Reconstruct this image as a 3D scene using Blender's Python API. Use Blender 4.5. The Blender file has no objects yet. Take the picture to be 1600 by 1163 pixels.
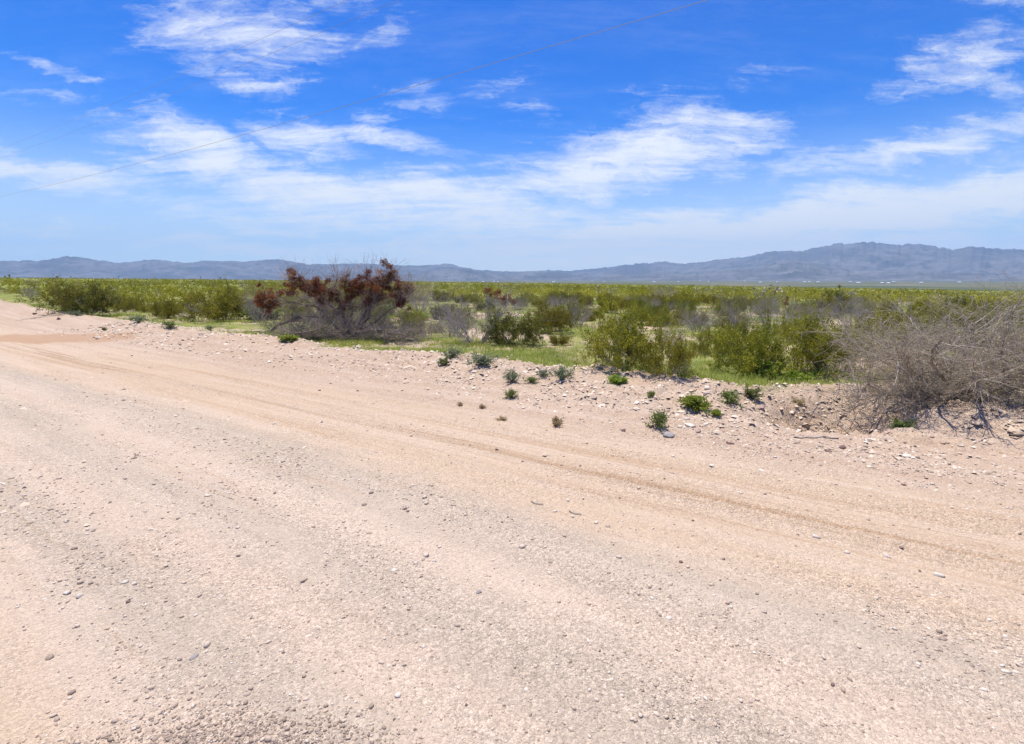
import bpy, math, random
import numpy as np

# ------------------------------------------------------------------ camera, sky, sun, exposure
scene = bpy.context.scene
COL = scene.collection
EYE = 2.5
FPX = 800.0                       # focal length for a 1600 px wide picture
PITCH = math.atan((581.5 - 437.0) / FPX)

cam_data = bpy.data.cameras.new('camera')
cam_data.sensor_width = 36.0
cam_data.lens = 18.0
cam_data.clip_start = 0.05
cam_data.clip_end = 90000.0
cam = bpy.data.objects.new('camera', cam_data)
cam.location = (0, 0, EYE)
cam.rotation_euler = (math.pi / 2 - PITCH, 0, 0)
COL.objects.link(cam)
scene.camera = cam

SUN_EL, SUN_AZ = math.radians(77), math.radians(-34)      # azimuth from +Y towards +X
world = bpy.data.worlds.new('World')
scene.world = world
world.use_nodes = True

sun_data = bpy.data.lights.new('sun', 'SUN')
sun_data.energy = 5.0
sun_data.angle = math.radians(0.53)
sun_data.color = (1.0, 0.94, 0.85)
sun = bpy.data.objects.new('sun', sun_data)
sun.rotation_euler = (math.pi / 2 - SUN_EL, 0, math.pi - SUN_AZ)
sun.location = (0, 0, 50)
COL.objects.link(sun)

scene.view_settings.view_transform = 'Standard'
scene.view_settings.look = 'None'
scene.view_settings.exposure = 0.36
scene.view_settings.gamma = 1.0
scene.view_settings.use_curve_mapping = False
scene.render.engine = 'CYCLES'
scene.cycles.max_bounces = 4
scene.cycles.diffuse_bounces = 2
scene.cycles.glossy_bounces = 1
scene.cycles.transmission_bounces = 2
scene.cycles.volume_bounces = 0
scene.cycles.use_denoising = True
scene.cycles.denoising_prefilter = 'ACCURATE'
scene.cycles.use_adaptive_sampling = False

rng = np.random.default_rng(7)
random.seed(7)


def ray(px, py):
    dx = (px - 800.0) / FPX
    dy = (581.5 - py) / FPX
    return np.array([dx, math.cos(PITCH) + dy * math.sin(PITCH), -math.sin(PITCH) + dy * math.cos(PITCH)])


# ------------------------------------------------------------------ node helpers
class NT:
    def __init__(self, tree):
        self.t = tree
        self.n = tree.nodes
        self.l = tree.links

    def node(self, kind, **kw):
        nd = self.n.new(kind)
        for k, v in kw.items():
            setattr(nd, k, v)
        return nd

    def put(self, sock, val):
        if isinstance(val, bpy.types.NodeSocket):
            self.l.new(val, sock)
        elif val is not None:
            sock.default_value = val

    def m(self, op, a, b=None, c=None, clamp=False):
        nd = self.node('ShaderNodeMath', operation=op, use_clamp=clamp)
        for i, v in enumerate((a, b, c)):
            if v is not None:
                self.put(nd.inputs[i], v)
        return nd.outputs[0]

    def vm(self, op, a, b=None):
        nd = self.node('ShaderNodeVectorMath', operation=op)
        self.put(nd.inputs[0], a)
        if b is not None:
            if op == 'SCALE':
                self.put(nd.inputs[3], b)
            else:
                self.put(nd.inputs[1], b)
        return nd.outputs[0]

    def xyz(self, x, y, z=0.0):
        nd = self.node('ShaderNodeCombineXYZ')
        self.put(nd.inputs[0], x); self.put(nd.inputs[1], y); self.put(nd.inputs[2], z)
        return nd.outputs[0]

    def sep(self, v):
        nd = self.node('ShaderNodeSeparateXYZ')
        self.put(nd.inputs[0], v)
        return nd.outputs

    def noise(self, vec, scale, detail=4.0, rough=0.55, dist=0.0, color=False):
        nd = self.node('ShaderNodeTexNoise')
        self.put(nd.inputs['Vector'], vec)
        nd.inputs['Scale'].default_value = scale
        nd.inputs['Detail'].default_value = detail
        nd.inputs['Roughness'].default_value = rough
        nd.inputs['Distortion'].default_value = dist
        return nd.outputs['Color' if color else 'Fac']

    def voro(self, vec, scale, out='Color', rand=1.0):
        nd = self.node('ShaderNodeTexVoronoi')
        self.put(nd.inputs['Vector'], vec)
        nd.inputs['Scale'].default_value = scale
        nd.inputs['Randomness'].default_value = rand
        return nd.outputs[out]

    def sm(self, v, lo, hi, a=0.0, b=1.0):
        nd = self.node('ShaderNodeMapRange', interpolation_type='SMOOTHSTEP')
        self.put(nd.inputs[0], v)
        nd.inputs[1].default_value = lo; nd.inputs[2].default_value = hi
        nd.inputs[3].default_value = a; nd.inputs[4].default_value = b
        return nd.outputs[0]

    def mix(self, f, a, b, mode='MIX'):
        nd = self.node('ShaderNodeMix', data_type='RGBA', blend_type=mode)
        nd.clamp_factor = True
        self.put(nd.inputs[0], f)
        self.put(nd.inputs[6], a if isinstance(a, bpy.types.NodeSocket) else (*a, 1.0))
        self.put(nd.inputs[7], b if isinstance(b, bpy.types.NodeSocket) else (*b, 1.0))
        return nd.outputs[2]

    def attr(self, name, out='Fac'):
        nd = self.node('ShaderNodeAttribute', attribute_name=name)
        return nd.outputs[out]

    def ramp(self, f, stops):
        nd = self.node('ShaderNodeValToRGB')
        e = nd.color_ramp.elements
        while len(e) < len(stops):
            e.new(0.5)
        for k, (p, c) in enumerate(stops):
            e[k].position = p
            e[k].color = (*c, 1.0)
        self.put(nd.inputs[0], f)
        return nd.outputs[0]


def new_mat(name, rough=0.9, spec=0.2):
    mt = bpy.data.materials.new(name)
    mt.use_nodes = True
    t = NT(mt.node_tree)
    b = mt.node_tree.nodes['Principled BSDF']
    b.inputs['Roughness'].default_value = rough
    b.inputs['Specular IOR Level'].default_value = spec
    return mt, t, b


# ------------------------------------------------------------------ the sky: clear blue with drifting cirrus
def build_sky():
    t = NT(world.node_tree)
    bg = t.n['Background']
    sky = t.node('ShaderNodeTexSky', sky_type='NISHITA')
    sky.sun_disc = False
    sky.sun_elevation = SUN_EL
    sky.sun_rotation = SUN_AZ
    sky.altitude = 1300.0
    sky.air_density = 1.0
    sky.dust_density = 0.4
    sky.ozone_density = 2.2
    hs = t.node('ShaderNodeHueSaturation')
    hs.inputs['Hue'].default_value = 0.512
    hs.inputs['Saturation'].default_value = 1.35
    hs.inputs['Value'].default_value = 1.44
    t.l.new(sky.outputs[0], hs.inputs['Color'])
    d = t.node('ShaderNodeTexCoord').outputs['Generated']
    x, y, z = t.sep(d)
    ay = t.m('MAXIMUM', t.m('ABSOLUTE', y), 0.18)
    sx = t.m('DIVIDE', x, ay)
    sz = t.m('DIVIDE', z, ay)
    zz = t.m('ADD', t.m('MAXIMUM', z, 0.0), 0.16)
    q = t.xyz(t.m('DIVIDE', x, zz), t.m('DIVIDE', y, zz), 0.0)
    # ragged edges: push the lookup about with noise before testing the cloud banks
    base = t.xyz(sx, t.m('MULTIPLY', sz, 2.0), 0.3)
    w1 = t.noise(base, 3.2, 6, 0.62, 0.4, color=True)
    w2 = t.noise(t.vm('ADD', base, (7.3, 2.1, 0.0)), 11.0, 5, 0.6, 0.0, color=True)
    wv = t.vm('ADD', t.vm('SCALE', t.vm('SUBTRACT', w1, (0.5, 0.5, 0.5)), 0.34),
              t.vm('SCALE', t.vm('SUBTRACT', w2, (0.5, 0.5, 0.5)), 0.10))
    wx, wy, _ = t.sep(wv)
    px = t.m('ADD', sx, wx)
    pz = t.m('ADD', sz, t.m('MULTIPLY', wy, 0.42))
    p = t.xyz(px, pz, 0.0)
    banks = [  # pixel centre, half sizes, tilt (degrees, + rises to the right), strength
        (375, 45, 135, 62, -8, .85), (375, 128, 75, 22, -12, .62), (60, 105, 80, 16, -25, .5),
        (75, 165, 110, 12, -6, .45), (250, 176, 45, 16, -8, .55), (185, 192, 40, 12, 0, .45),
        (110, 280, 140, 26, -12, .85), (215, 303, 70, 18, -6, .6), (300, 240, 115, 38, -8, 1.15),
        (480, 210, 110, 32, -14, .8), (640, 222, 100, 22, -10, .85), (625, 180, 45, 18, -20, .6),
        (520, 300, 190, 40, -10, 1.15), (700, 320, 200, 32, -4, 1.1), (640, 345, 330, 24, -3, .95),
        (610, 45, 40, 30, 30, .38), (670, 140, 60, 20, -12, .45), (825, 168, 55, 16, -12, .6),
        (790, 120, 80, 20, 10, .3), (1000, 245, 160, 42, 8, 1.15), (900, 285, 130, 28, 10, 1.15),
        (1110, 200, 120, 26, -10, .8), (1260, 250, 120, 18, 4, .7), (1430, 230, 220, 22, 10, .8),
        (1500, 95, 110, 40, 22, .75), (1540, 140, 80, 26, -12, .7), (1560, 40, 120, 22, 24, .4),
        (1370, 330, 420, 42, 7, 1.5), (1000, 360, 420, 34, 4, 1.25), (1500, 300, 260, 30, 8, 1.1),
        (60, 352, 120, 14, -4, .75), (420, 385, 420, 20, 0, .8), (1150, 130, 160, 18, 16, .28),
        (500, 5, 60, 18, -10, .6), (1590, 4, 60, 14, 5, .6), (1250, 395, 600, 26, 1, 1.3),
    ]
    tot = None
    for (cx, cy, rx, ry, rot, s) in banks:
        r0 = ray(cx, cy)
        c = (r0[0] / r0[1], r0[2] / r0[1])
        k = 1.0 / (FPX * r0[1])
        mp = t.node('ShaderNodeMapping', vector_type='TEXTURE')
        t.put(mp.inputs[0], p)
        mp.inputs[1].default_value = (c[0], c[1], 0)
        mp.inputs[2].default_value = (0, 0, math.radians(rot))
        mp.inputs[3].default_value = (rx * k * 2.0, ry * k * 1.9, 1.0)
        ln = t.node('ShaderNodeVectorMath', operation='LENGTH')
        t.l.new(mp.outputs[0], ln.inputs[0])
        v = t.sm(ln.outputs['Value'], 0.0, 1.0, s, 0.0)
        tot = v if tot is None else t.m('MAXIMUM', tot, v)
    # fibres drawn out by the wind in the cloud layer itself
    mp = t.node('ShaderNodeMapping')
    t.put(mp.inputs[0], q)
    mp.inputs[2].default_value = (0, 0, math.radians(-24))
    mp.inputs[3].default_value = (0.55, 2.3, 1.0)
    fib = t.noise(mp.outputs[0], 2.2, 9, 0.62, 0.5)
    mp2 = t.node('ShaderNodeMapping')
    t.put(mp2.inputs[0], t.xyz(sx, sz, 0.0))
    mp2.inputs[2].default_value = (0, 0, math.radians(-12))
    mp2.inputs[3].default_value = (1.0, 6.5, 1.0)
    fib2 = t.noise(mp2.outputs[0], 4.2, 11, 0.70, 0.9)
    mp3 = t.node('ShaderNodeMapping')
    t.put(mp3.inputs[0], t.xyz(px, pz, 0.0))
    mp3.inputs[2].default_value = (0, 0, math.radians(-18))
    mp3.inputs[3].default_value = (1.0, 4.0, 1.0)
    fib3 = t.noise(mp3.outputs[0], 17.0, 8, 0.68, 0.6)
    f = t.m('ADD', t.m('ADD', t.m('MULTIPLY', fib, 0.36), t.m('MULTIPLY', fib2, 0.40)), t.m('MULTIPLY', fib3, 0.24))
    dens = t.m('ADD', tot, t.m('MULTIPLY', t.m('SUBTRACT', f, 0.525), 4.2))
    dens = t.sm(dens, 0.0, 1.25, 0.0, 0.95)
    dens = t.m('MULTIPLY', dens, t.sm(tot, 0.0, 0.30))
    veil = t.m('MULTIPLY', t.sm(f, 0.42, 0.75), 0.10)
    dens = t.m('MAXIMUM', dens, veil)
    low = t.sm(z, -0.02, 0.28, 0.9, 0.0)
    deep = t.mix(1.0, hs.outputs[0], (.22, .78, 1.13), 'MULTIPLY')
    hazed = t.mix(low, deep, (8.2, 9.0, 9.6))
    colr = t.mix(dens, hazed, (8.9, 9.2, 9.5))
    t.l.new(colr, bg.inputs['Color'])
    bg.inputs['Strength'].default_value = 0.09


build_sky()
world.cycles.sampling_method = 'MANUAL'
world.cycles.sample_map_resolution = 512


# ------------------------------------------------------------------ mesh helpers
def lin(c):
    return tuple(((v / 255) / 12.92 if v / 255 <= 0.04045 else ((v / 255 + 0.055) / 1.055) ** 2.4) for v in c)


def mesh_np(name, verts, faces, mats, attrs=None, smooth=False):
    """faces: (n,3) or (n,4) index array, or a list of such arrays."""
    me = bpy.data.meshes.new(name)
    if not isinstance(faces, list):
        faces = [faces]
    faces = [np.asarray(f, dtype=np.int64) for f in faces if len(f)]
    verts = np.asarray(verts, dtype=np.float32)
    me.vertices.add(len(verts))
    me.vertices.foreach_set('co', verts.ravel())
    nl = sum(f.size for f in faces)
    npol = sum(len(f) for f in faces)
    me.loops.add(nl)
    me.polygons.add(npol)
    me.loops.foreach_set('vertex_index', np.concatenate([f.ravel() for f in faces]).astype(np.int32))
    sizes = np.concatenate([np.full(len(f), f.shape[1]) for f in faces])
    starts = np.concatenate([[0], np.cumsum(sizes)[:-1]]).astype(np.int32)
    me.polygons.foreach_set('loop_start', starts)
    if smooth:
        me.polygons.foreach_set('use_smooth', np.ones(npol, dtype=bool))
    for k, a in (attrs or {}).items():
        at = me.attributes.new(k, 'FLOAT', 'POINT')
        at.data.foreach_set('value', np.asarray(a, dtype=np.float32))
    me.materials.append(mats)
    me.update(calc_edges=True)
    return me


def link(name, data, parent=None, loc=(0, 0, 0), rot=(0, 0, 0), sc=(1, 1, 1)):
    o = bpy.data.objects.new(name, data)
    COL.objects.link(o)
    o.location = loc
    o.rotation_euler = rot
    o.scale = sc
    if parent is not None:
        o.parent = parent
    return o


def tag(o, label=None, cat=None, group=None, kind=None):
    for k, v in (('label', label), ('category', cat), ('group', group), ('kind', kind)):
        if v:
            o[k] = v
    return o


def hash2(ix, iy, seed):
    h = (ix.astype(np.int64) * 374761393 + iy.astype(np.int64) * 668265263 + seed * 1442695041) & 0x7fffffff
    h = ((h ^ (h >> 13)) * 1274126177) & 0x7fffffff
    return ((h ^ (h >> 16)) & 0xffff) / 65535.0


def vnoise(x, y, seed=0):
    x = np.asarray(x, float); y = np.asarray(y, float)
    ix = np.floor(x); iy = np.floor(y)
    fx = x - ix; fy = y - iy
    fx = fx * fx * (3 - 2 * fx); fy = fy * fy * (3 - 2 * fy)
    a = hash2(ix, iy, seed); b = hash2(ix + 1, iy, seed)
    c = hash2(ix, iy + 1, seed); d = hash2(ix + 1, iy + 1, seed)
    return (a * (1 - fx) + b * fx) * (1 - fy) + (c * (1 - fx) + d * fx) * fy


def fbm(x, y, oct=4, seed=0, gain=0.5):
    s = 0; a = 1; n = 0
    for i in range(oct):
        s = s + a * vnoise(x * 2 ** i, y * 2 ** i, seed + i * 17)
        n += a; a *= gain
    return s / n


def smooth(a, b, x):
    t = np.clip((np.asarray(x, float) - a) / (b - a), 0, 1)
    return t * t * (3 - 2 * t)


# ------------------------------------------------------------------ terrain
ANG = math.radians(57)
CA, SA = math.cos(ANG), math.sin(ANG)


def uv(x, y):
    u = -x * SA + y * CA
    v = x * CA + y * SA
    c = np.where(u > 20, 0.0012 * (np.minimum(u, 95) - 20) ** 2, 0)
    c = c + np.where(u < -12, 0.0012 * (np.maximum(u, -150) + 12) ** 2, 0)
    return u, v - c


def crest_v(u):
    """distance of the berm crest from the road line, further back where the bank was cut away"""
    u = np.asarray(u, float)
    return 11.3 + (fbm(u * 0.22, u * 0 + 3.3, 3, 41) - 0.5) * 1.6 + 2.1 * np.exp(-((u + 1.1) / 1.6) ** 2)


def height(x, y):
    x = np.asarray(x, float); y = np.asarray(y, float)
    u, v = uv(x, y)
    r = np.hypot(x, y)
    # road surface with worn tracks and loose windrows
    wob = (fbm(u * 0.13, v * 0.3, 3, 5) - 0.5) * 0.7
    vv = v + wob
    def g(c, w):
        return np.exp(-((vv - c) / w) ** 2)
    z = 0.03 * g(4.1, .38) - 0.05 * g(5.75, .20) + 0.04 * g(6.12, .17) - 0.038 * g(6.75, .17) + 0.03 * g(7.1, .17)
    z = z - 0.022 * g(3.4, .35) + .02 * g(2.75, .3) - 0.02 * g(2.05, .35) + 0.022 * g(1.35, .33) - 0.018 * g(.75, .3) + 0.018 * g(0.0, .4)
    z = z + (fbm(x * 1.1, y * 1.1, 4, 11) - 0.5) * 0.035
    near = 1 - smooth(25, 45, r)
    z = z + (fbm(x * 7, y * 7, 3, 23) - 0.5) * 0.018 * near
    # shoulder and berm
    lump = fbm(u * 0.35 + 4, v * 0.5, 4, 31)
    crest = crest_v(u)
    amp = 0.34 + 0.5 * smooth(28, 75, u) + 0.26 * (fbm(u * 0.3, v * 0 + 8.8, 3, 47) - 0.5)
    rise = smooth(7.6, 0, 0) * 0 + smooth(0, 1, (v - 7.4) / (crest - 7.4)) ** 1.35
    fall = smooth(0, 1, (v - crest) / 1.3)
    plain = 0.05
    b = np.where(v < crest, amp * rise, plain + (amp - plain) * (1 - fall))
    z = z + b
    z = z + (lump - 0.5) * 0.22 * smooth(8.0, 10.5, v) * (1 - smooth(14.0, 15.5, v))
    z = z + ((fbm(x * 2.4, y * 2.4, 4, 53) - 0.5) * 0.17 + np.maximum(fbm(x * 6.5, y * 6.5, 2, 57) - .58, 0) * .30) * smooth(7.5, 10, v) * (1 - smooth(14, 17, v)) * near
    # washed out hollow and cut mound by the big dead shrub
    def hole(cx, cy, rx, ry, ro):
        c, s = math.cos(ro), math.sin(ro)
        dx, dy = x - cx, y - cy
        return np.exp(-(((dx * c + dy * s) / rx) ** 2 + ((-dx * s + dy * c) / ry) ** 2) ** 1.5)
    z = z - 0.62 * hole(5.75, 9.15, 1.25, .80, math.radians(12)) - 0.12 * hole(5.1, 10.2, 1.0, .8, 0)
    z = z + 0.07 * hole(8.35, 8.45, 1.6, .72, math.radians(-12)) * smooth(6.7, 7.0, x)
    z = z + 0.16 * hole(3.2, 12.3, 1.6, .8, math.radians(-25))
    # rolling scrub plain
    pl = smooth(14, 22, v)
    z = z + pl * ((fbm(x * 0.09, y * 0.09, 3, 61) - 0.5) * 0.55 + (fbm(x * .6, y * .6, 3, 67) - .5) * .12 * (1 - smooth(60, 120, r)))
    # the plain tilts down to the right and breaks into the valley
    tilt = smooth(25, 140, r)
    zf = -0.0132 * x * tilt - 0.0045 * r * tilt
    val = smooth(900, 2600, r)
    zv = -27.0 + 6 * smooth(6000, 12000, r) - 0.00006 * r
    return z * (1 - smooth(500, 900, r)) + zf * (1 - val) + zv * val


def hz(x, y):
    return float(height(np.array([x]), np.array([y]))[0])


def at(px, py):
    """where the sight line to a spot in the photograph meets the terrain"""
    d = ray(px, py)
    ts = np.geomspace(1.0, 30000.0, 420)
    below = EYE + d[2] * ts < height(d[0] * ts, d[1] * ts)
    k = int(np.argmax(below)) if below.any() else len(ts) - 1
    for _ in range(3):
        if k == 0:
            break
        ts = np.linspace(ts[k - 1], ts[k], 24)
        below = EYE + d[2] * ts < height(d[0] * ts, d[1] * ts)
        k = int(np.argmax(below)) if below.any() else len(ts) - 1
    t = float(ts[k])
    return d[0] * t, d[1] * t, hz(d[0] * t, d[1] * t)


# ground material ---------------------------------------------------------------
def ground_material():
    mt, t, b = new_mat('desert_ground', 0.95, 0.12)
    P = t.node('ShaderNodeTexCoord').outputs['Object']
    rv = t.attr('rv'); ru = t.attr('ru'); rr = t.attr('rr')
    w = t.m('MULTIPLY', t.m('SUBTRACT', t.noise(t.xyz(t.m('MULTIPLY', ru, .12), t.m('MULTIPLY', rv, .3), 0), 1.0, 4, .55), 0.5), 1.7)
    w = t.m('ADD', w, t.m('MULTIPLY', t.m('SUBTRACT', t.noise(P, 2.3, 4, .6), .5), .9))
    vv = t.m('ADD', rv, w)
    f = t.m('DIVIDE', t.m('ADD', vv, 6.0), 22.0)     # -6 .. 16
    def at_(v): return (v + 6.0) / 22.0
    PINK = (.56, .42, .29); PALE = (.58, .45, .335); GREY = (.475, .385, .29)
    OR = (.55, .41, .282); SH = (.49, .36, .255)
    band = t.ramp(f, [(0, PINK), (at_(-1.5), OR), (at_(.3), PINK), (at_(.85), PALE), (at_(1.4), GREY), (at_(2.05), PALE), (at_(2.7), GREY),
                      (at_(3.3), PALE), (at_(4.1), GREY), (at_(4.8), PINK), (at_(5.6), OR), (at_(7.0), OR), (at_(8.2), SH), (at_(10.8), SH), (1, (.48, .34, .22))])
    # long smears left by the grader and by tyres
    sm_ = t.noise(t.xyz(t.m('MULTIPLY', ru, .10), t.m('MULTIPLY', rv, 2.4), 0), 1.0, 6, .62, .2)
    band = t.mix(t.sm(sm_, .40, .68), band, t.mix(.5, band, (.62, .495, .375)))
    sm2 = t.noise(t.xyz(t.m('MULTIPLY', ru, .22), t.m('MULTIPLY', rv, 6.5), 3.0), 1.0, 4, .6)
    band = t.mix(t.m('MULTIPLY', t.sm(sm2, .54, .74), .42), band, (.46, .315, .195))
    rut = t.m('SUBTRACT', 1.0, t.m('ABSOLUTE', t.m('DIVIDE', t.m('SUBTRACT', t.m('ADD', rv, t.m('MULTIPLY', t.m('SUBTRACT', t.noise(t.xyz(t.m('MULTIPLY', ru, .12), 0.0, 5.0), 1.0, 3, .5), .5), 1.4)), 6.1), 1.3)), clamp=True)
    sm3 = t.noise(t.xyz(t.m('MULTIPLY', ru, .07), t.m('MULTIPLY', rv, 5.0), 9.0), 1.0, 4, .55)
    band = t.mix(t.m('MULTIPLY', t.m('MULTIPLY', t.sm(sm3, .5, .62), rut), .8), band, (.42, .27, .155))
    # grains: several sizes of pebble, each its own shade
    def grain(scale, lo, hi):
        c = t.voro(P, scale)
        g = t.sep(c)[0]
        return t.ramp(g, [(0, (lo,) * 3), (.35, (.9,) * 3), (.75, (1.05,) * 3), (1, (hi,) * 3)])
    gb = t.m('ADD', vv, 0.0)
    gm = t.noise(t.xyz(t.m('MULTIPLY', ru, .35), t.m('MULTIPLY', rv, 1.6), 2.0), 1.0, 5, .6)
    band = t.mix(t.sm(gm, .35, .62, .35, .85), band, t.mix(1.0, band, grain(46, .72, 1.22), 'MULTIPLY'))
    band = t.mix(t.sm(gm, .3, .7, .35, .75), band, t.mix(1.0, band, grain(105, .64, 1.30), 'MULTIPLY'))
    band = t.mix(t.sm(gm, .3, .7, .25, .8), band, t.mix(1.0, band, grain(190, .55, 1.45), 'MULTIPLY'))
    # damp brown spill on the verge
    ex = t.node('ShaderNodeMapping', vector_type='TEXTURE')
    t.put(ex.inputs[0], P)
    c0 = DAMP
    ex.inputs[1].default_value = (c0[0], c0[1], 0)
    ex.inputs[2].default_value = (0, 0, math.radians(-8))
    ex.inputs[3].default_value = (5.2, 1.7, 100)
    ln = t.node('ShaderNodeVectorMath', operation='LENGTH')
    t.l.new(ex.outputs[0], ln.inputs[0])
    dm = t.m('ADD', ln.outputs['Value'], t.m('MULTIPLY', t.m('SUBTRACT', t.noise(P, .7, 5, .65), .5), 1.1))
    band = t.mix(t.sm(dm, 1.0, .7, 0, .85), band, (.42, .265, .16))
    # scrub plain soil, straw and low green growth
    n1 = t.noise(P, .23, 5, .6)
    n2 = t.noise(P, 1.7, 5, .65)
    soil = t.mix(t.sm(n2, .35, .65), (.50, .35, .235), (.58, .46, .35))
    soil = t.mix(.6, soil, t.mix(1.0, soil, grain(14, .7, 1.25), 'MULTIPLY'))
    cover = t.mix(t.sm(t.noise(P, .9, 4, .6), .35, .65), (.14, .17, .035), (.27, .27, .075))
    cm = t.m('ADD', t.m('MULTIPLY', n1, .7), t.m('MULTIPLY', n2, .45))
    cm = t.m('ADD', cm, t.sm(rr, 30, 160, 0, .16))
    plain = t.mix(t.sm(cm, .47, .62), soil, cover)
    edge = t.m('ADD', t.attr('rc'), t.m('MULTIPLY', t.m('SUBTRACT', n2, .5), 3.2))
    colr = t.mix(t.sm(edge, 11.0, 12.3), band, plain)
    # far valley floor
    vn = t.noise(P, .0016, 6, .65)
    valley = t.mix(t.sm(vn, .4, .62), (.085, .105, .05), (.19, .17, .11))
    colr = t.mix(t.sm(rr, 700, 1500), colr, valley)
    t.l.new(colr, b.inputs['Base Color'])
    hgt = t.m('ADD', t.m('MULTIPLY', t.voro(P, 46, 'Distance'), -.6), t.m('MULTIPLY', t.voro(P, 110, 'Distance'), -.3))
    hgt = t.m('ADD', hgt, t.m('MULTIPLY', t.noise(P, 24, 6, .75), .9))
    bp = t.node('ShaderNodeBump')
    bp.inputs['Strength'].default_value = .75
    bp.inputs['Distance'].default_value = .022
    t.l.new(hgt, bp.inputs['Height'])
    t.l.new(bp.outputs[0], b.inputs['Normal'])
    return mt


DAMP = at(75, 529)[:2]
M_GROUND = ground_material()


def build_ground():
    fine = np.radians(np.arange(-62, 62.01, 0.27))
    coarse = np.radians(np.arange(62 + 4, 360 - 62, 4.0))
    th = np.concatenate([fine, coarse])
    na = len(th)
    rad = [0.35]
    while rad[-1] < 21500:
        r = rad[-1]
        rad.append(r * (1.0095 if 1.8 < r < 30 else 1.02 if r < 60 else 1.05 if r < 2500 else 1.1))
    rad = np.array(rad)
    nr = len(rad)
    R, T = np.meshgrid(rad, th, indexing='ij')
    X = R * np.sin(T); Y = R * np.cos(T)
    Z = height(X, Y)
    u, v = uv(X, Y)
    V = np.stack([X, Y, Z], -1).reshape(-1, 3)
    i, j = np.meshgrid(np.arange(nr - 1), np.arange(na), indexing='ij')
    jn = (j + 1) % na
    F = np.stack([i * na + j, i * na + jn, (i + 1) * na + jn, (i + 1) * na + j], -1).reshape(-1, 4)
    fv = v.ravel()[F].mean(1)
    fu = u.ravel()[F].mean(1)
    centre = np.stack([np.full(na, na * 0)], 0)
    road = (fv < 7.5) & (fv > -6)
    berm = (fv >= 7.5) & (fv < 12.4)
    rest = ~(road | berm)
    # the small disc under the camera belongs to the road
    vr = V.copy()
    for nm, msk in (('road', road), ('roadside_berm', berm), ('desert_plain', rest)):
        f = F[msk]
        idx, inv = np.unique(f.ravel(), return_inverse=True)
        me = mesh_np(nm, V[idx], inv.reshape(-1, 4), M_GROUND,
                     {'rc': (v - crest_v(u) + 11.3).ravel()[idx], 'rv': v.ravel()[idx], 'ru': u.ravel()[idx], 'rr': R.ravel()[idx]}, smooth=True)
        if nm == 'road':
            pass
        tag(link(nm, me), kind='structure', label={'road': 'pale pinkish gravel road with worn tyre tracks',
            'roadside_berm': 'stony berm of graded dirt along the road edge',
            'desert_plain': 'tan desert soil with low green growth running to the valley'}[nm],
            cat={'road': 'road', 'roadside_berm': 'berm', 'desert_plain': 'ground'}[nm])


build_ground()


# ------------------------------------------------------------------ mountains
def rock_material():
    mt, t, b = new_mat('mountain_rock', 1.0, 0.05)
    P = t.node('ShaderNodeTexCoord').outputs['Object']
    n = t.noise(P, .0009, 8, .62)
    c = t.mix(t.sm(n, .35, .65), (.105, .105, .11), (.20, .19, .185))
    c = t.mix(t.sm(t.noise(P, .004, 5, .6), .45, .7), c, (.08, .09, .08))
    t.l.new(c, b.inputs['Base Color'])
    return mt


M_ROCK = rock_material()


def mountain(name, label, prof, D, front, seed, rough=0.5):
    px = np.array([p[0] for p in prof], float)
    py = np.array([p[1] for p in prof], float)
    az, tn = [], []
    for a, e in zip(px, py):
        d = ray(a, e)
        az.append(math.atan2(d[0], d[1])); tn.append(d[2] / math.hypot(d[0], d[1]))
    n = int((az[-1] - az[0]) / math.radians(0.09))
    A = np.linspace(az[0], az[-1], n)
    el = np.interp(A, az, tn)
    el = el + (fbm(A * 160, A * 0 + seed, 4, seed) - .5) * .0048 * rough + (fbm(A * 520, A * 0 + seed, 3, seed + 30) - .5) * .0016 * rough
    m = 34
    s = np.linspace(0, 1.5, m)          # 1 is the ridge line
    S, AA = np.meshgrid(s, A, indexing='ij')
    E = np.broadcast_to(el, S.shape)
    dj = (fbm(A * 40, A * 0 + 1.7, 3, seed + 3) - .5) * .14
    Rr = (D - front) + front * S + D * dj[None, :] * np.minimum(S, 1) * .4
    peak = EYE + (D + D * dj[None, :] * .4) * E + 25
    X = Rr * np.sin(AA); Y = Rr * np.cos(AA)
    k = 1 / (front * .30)
    rid = 1 - np.abs(fbm(X * k, Y * k, 5, seed + 9) * 2 - 1)
    wx = (fbm(X * k * .7, Y * k * .7, 3, seed + 15) - .5) * front * .35
    gul = 1 - np.abs(fbm((X + wx) * k * 2.6, (Y + wx) * k * 2.6, 4, seed + 12) * 2 - 1)
    up = np.where(S <= 1, np.clip(S, 0, 1) ** 1.55, np.clip(1 - (S - 1) / .5, 0, 1))
    w = np.clip(1 - np.abs(S - 1) * 0, 0, 1) * np.where(S < 1, np.sin(np.pi * np.clip(S, 0, 1)) ** .8, 0)
    h = up * (1 + w * ((rid - .62) * .75 + (gul - .6) * .55) * rough * 1.7)
    h = np.where(S < 1, np.minimum(h, S * .985), h)
    Z = -25 + peak * np.clip(h, 0, 1.0)
    V = np.stack([X, Y, Z], -1).reshape(-1, 3)
    i, j = np.meshgrid(np.arange(m - 1), np.arange(n - 1), indexing='ij')
    F = np.stack([i * n + j, i * n + j + 1, (i + 1) * n + j + 1, (i + 1) * n + j], -1).reshape(-1, 4)
    me = mesh_np(name, V, F, M_ROCK, smooth=True)
    tag(link(name, me), label=label, cat='mountains', kind='structure')


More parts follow.
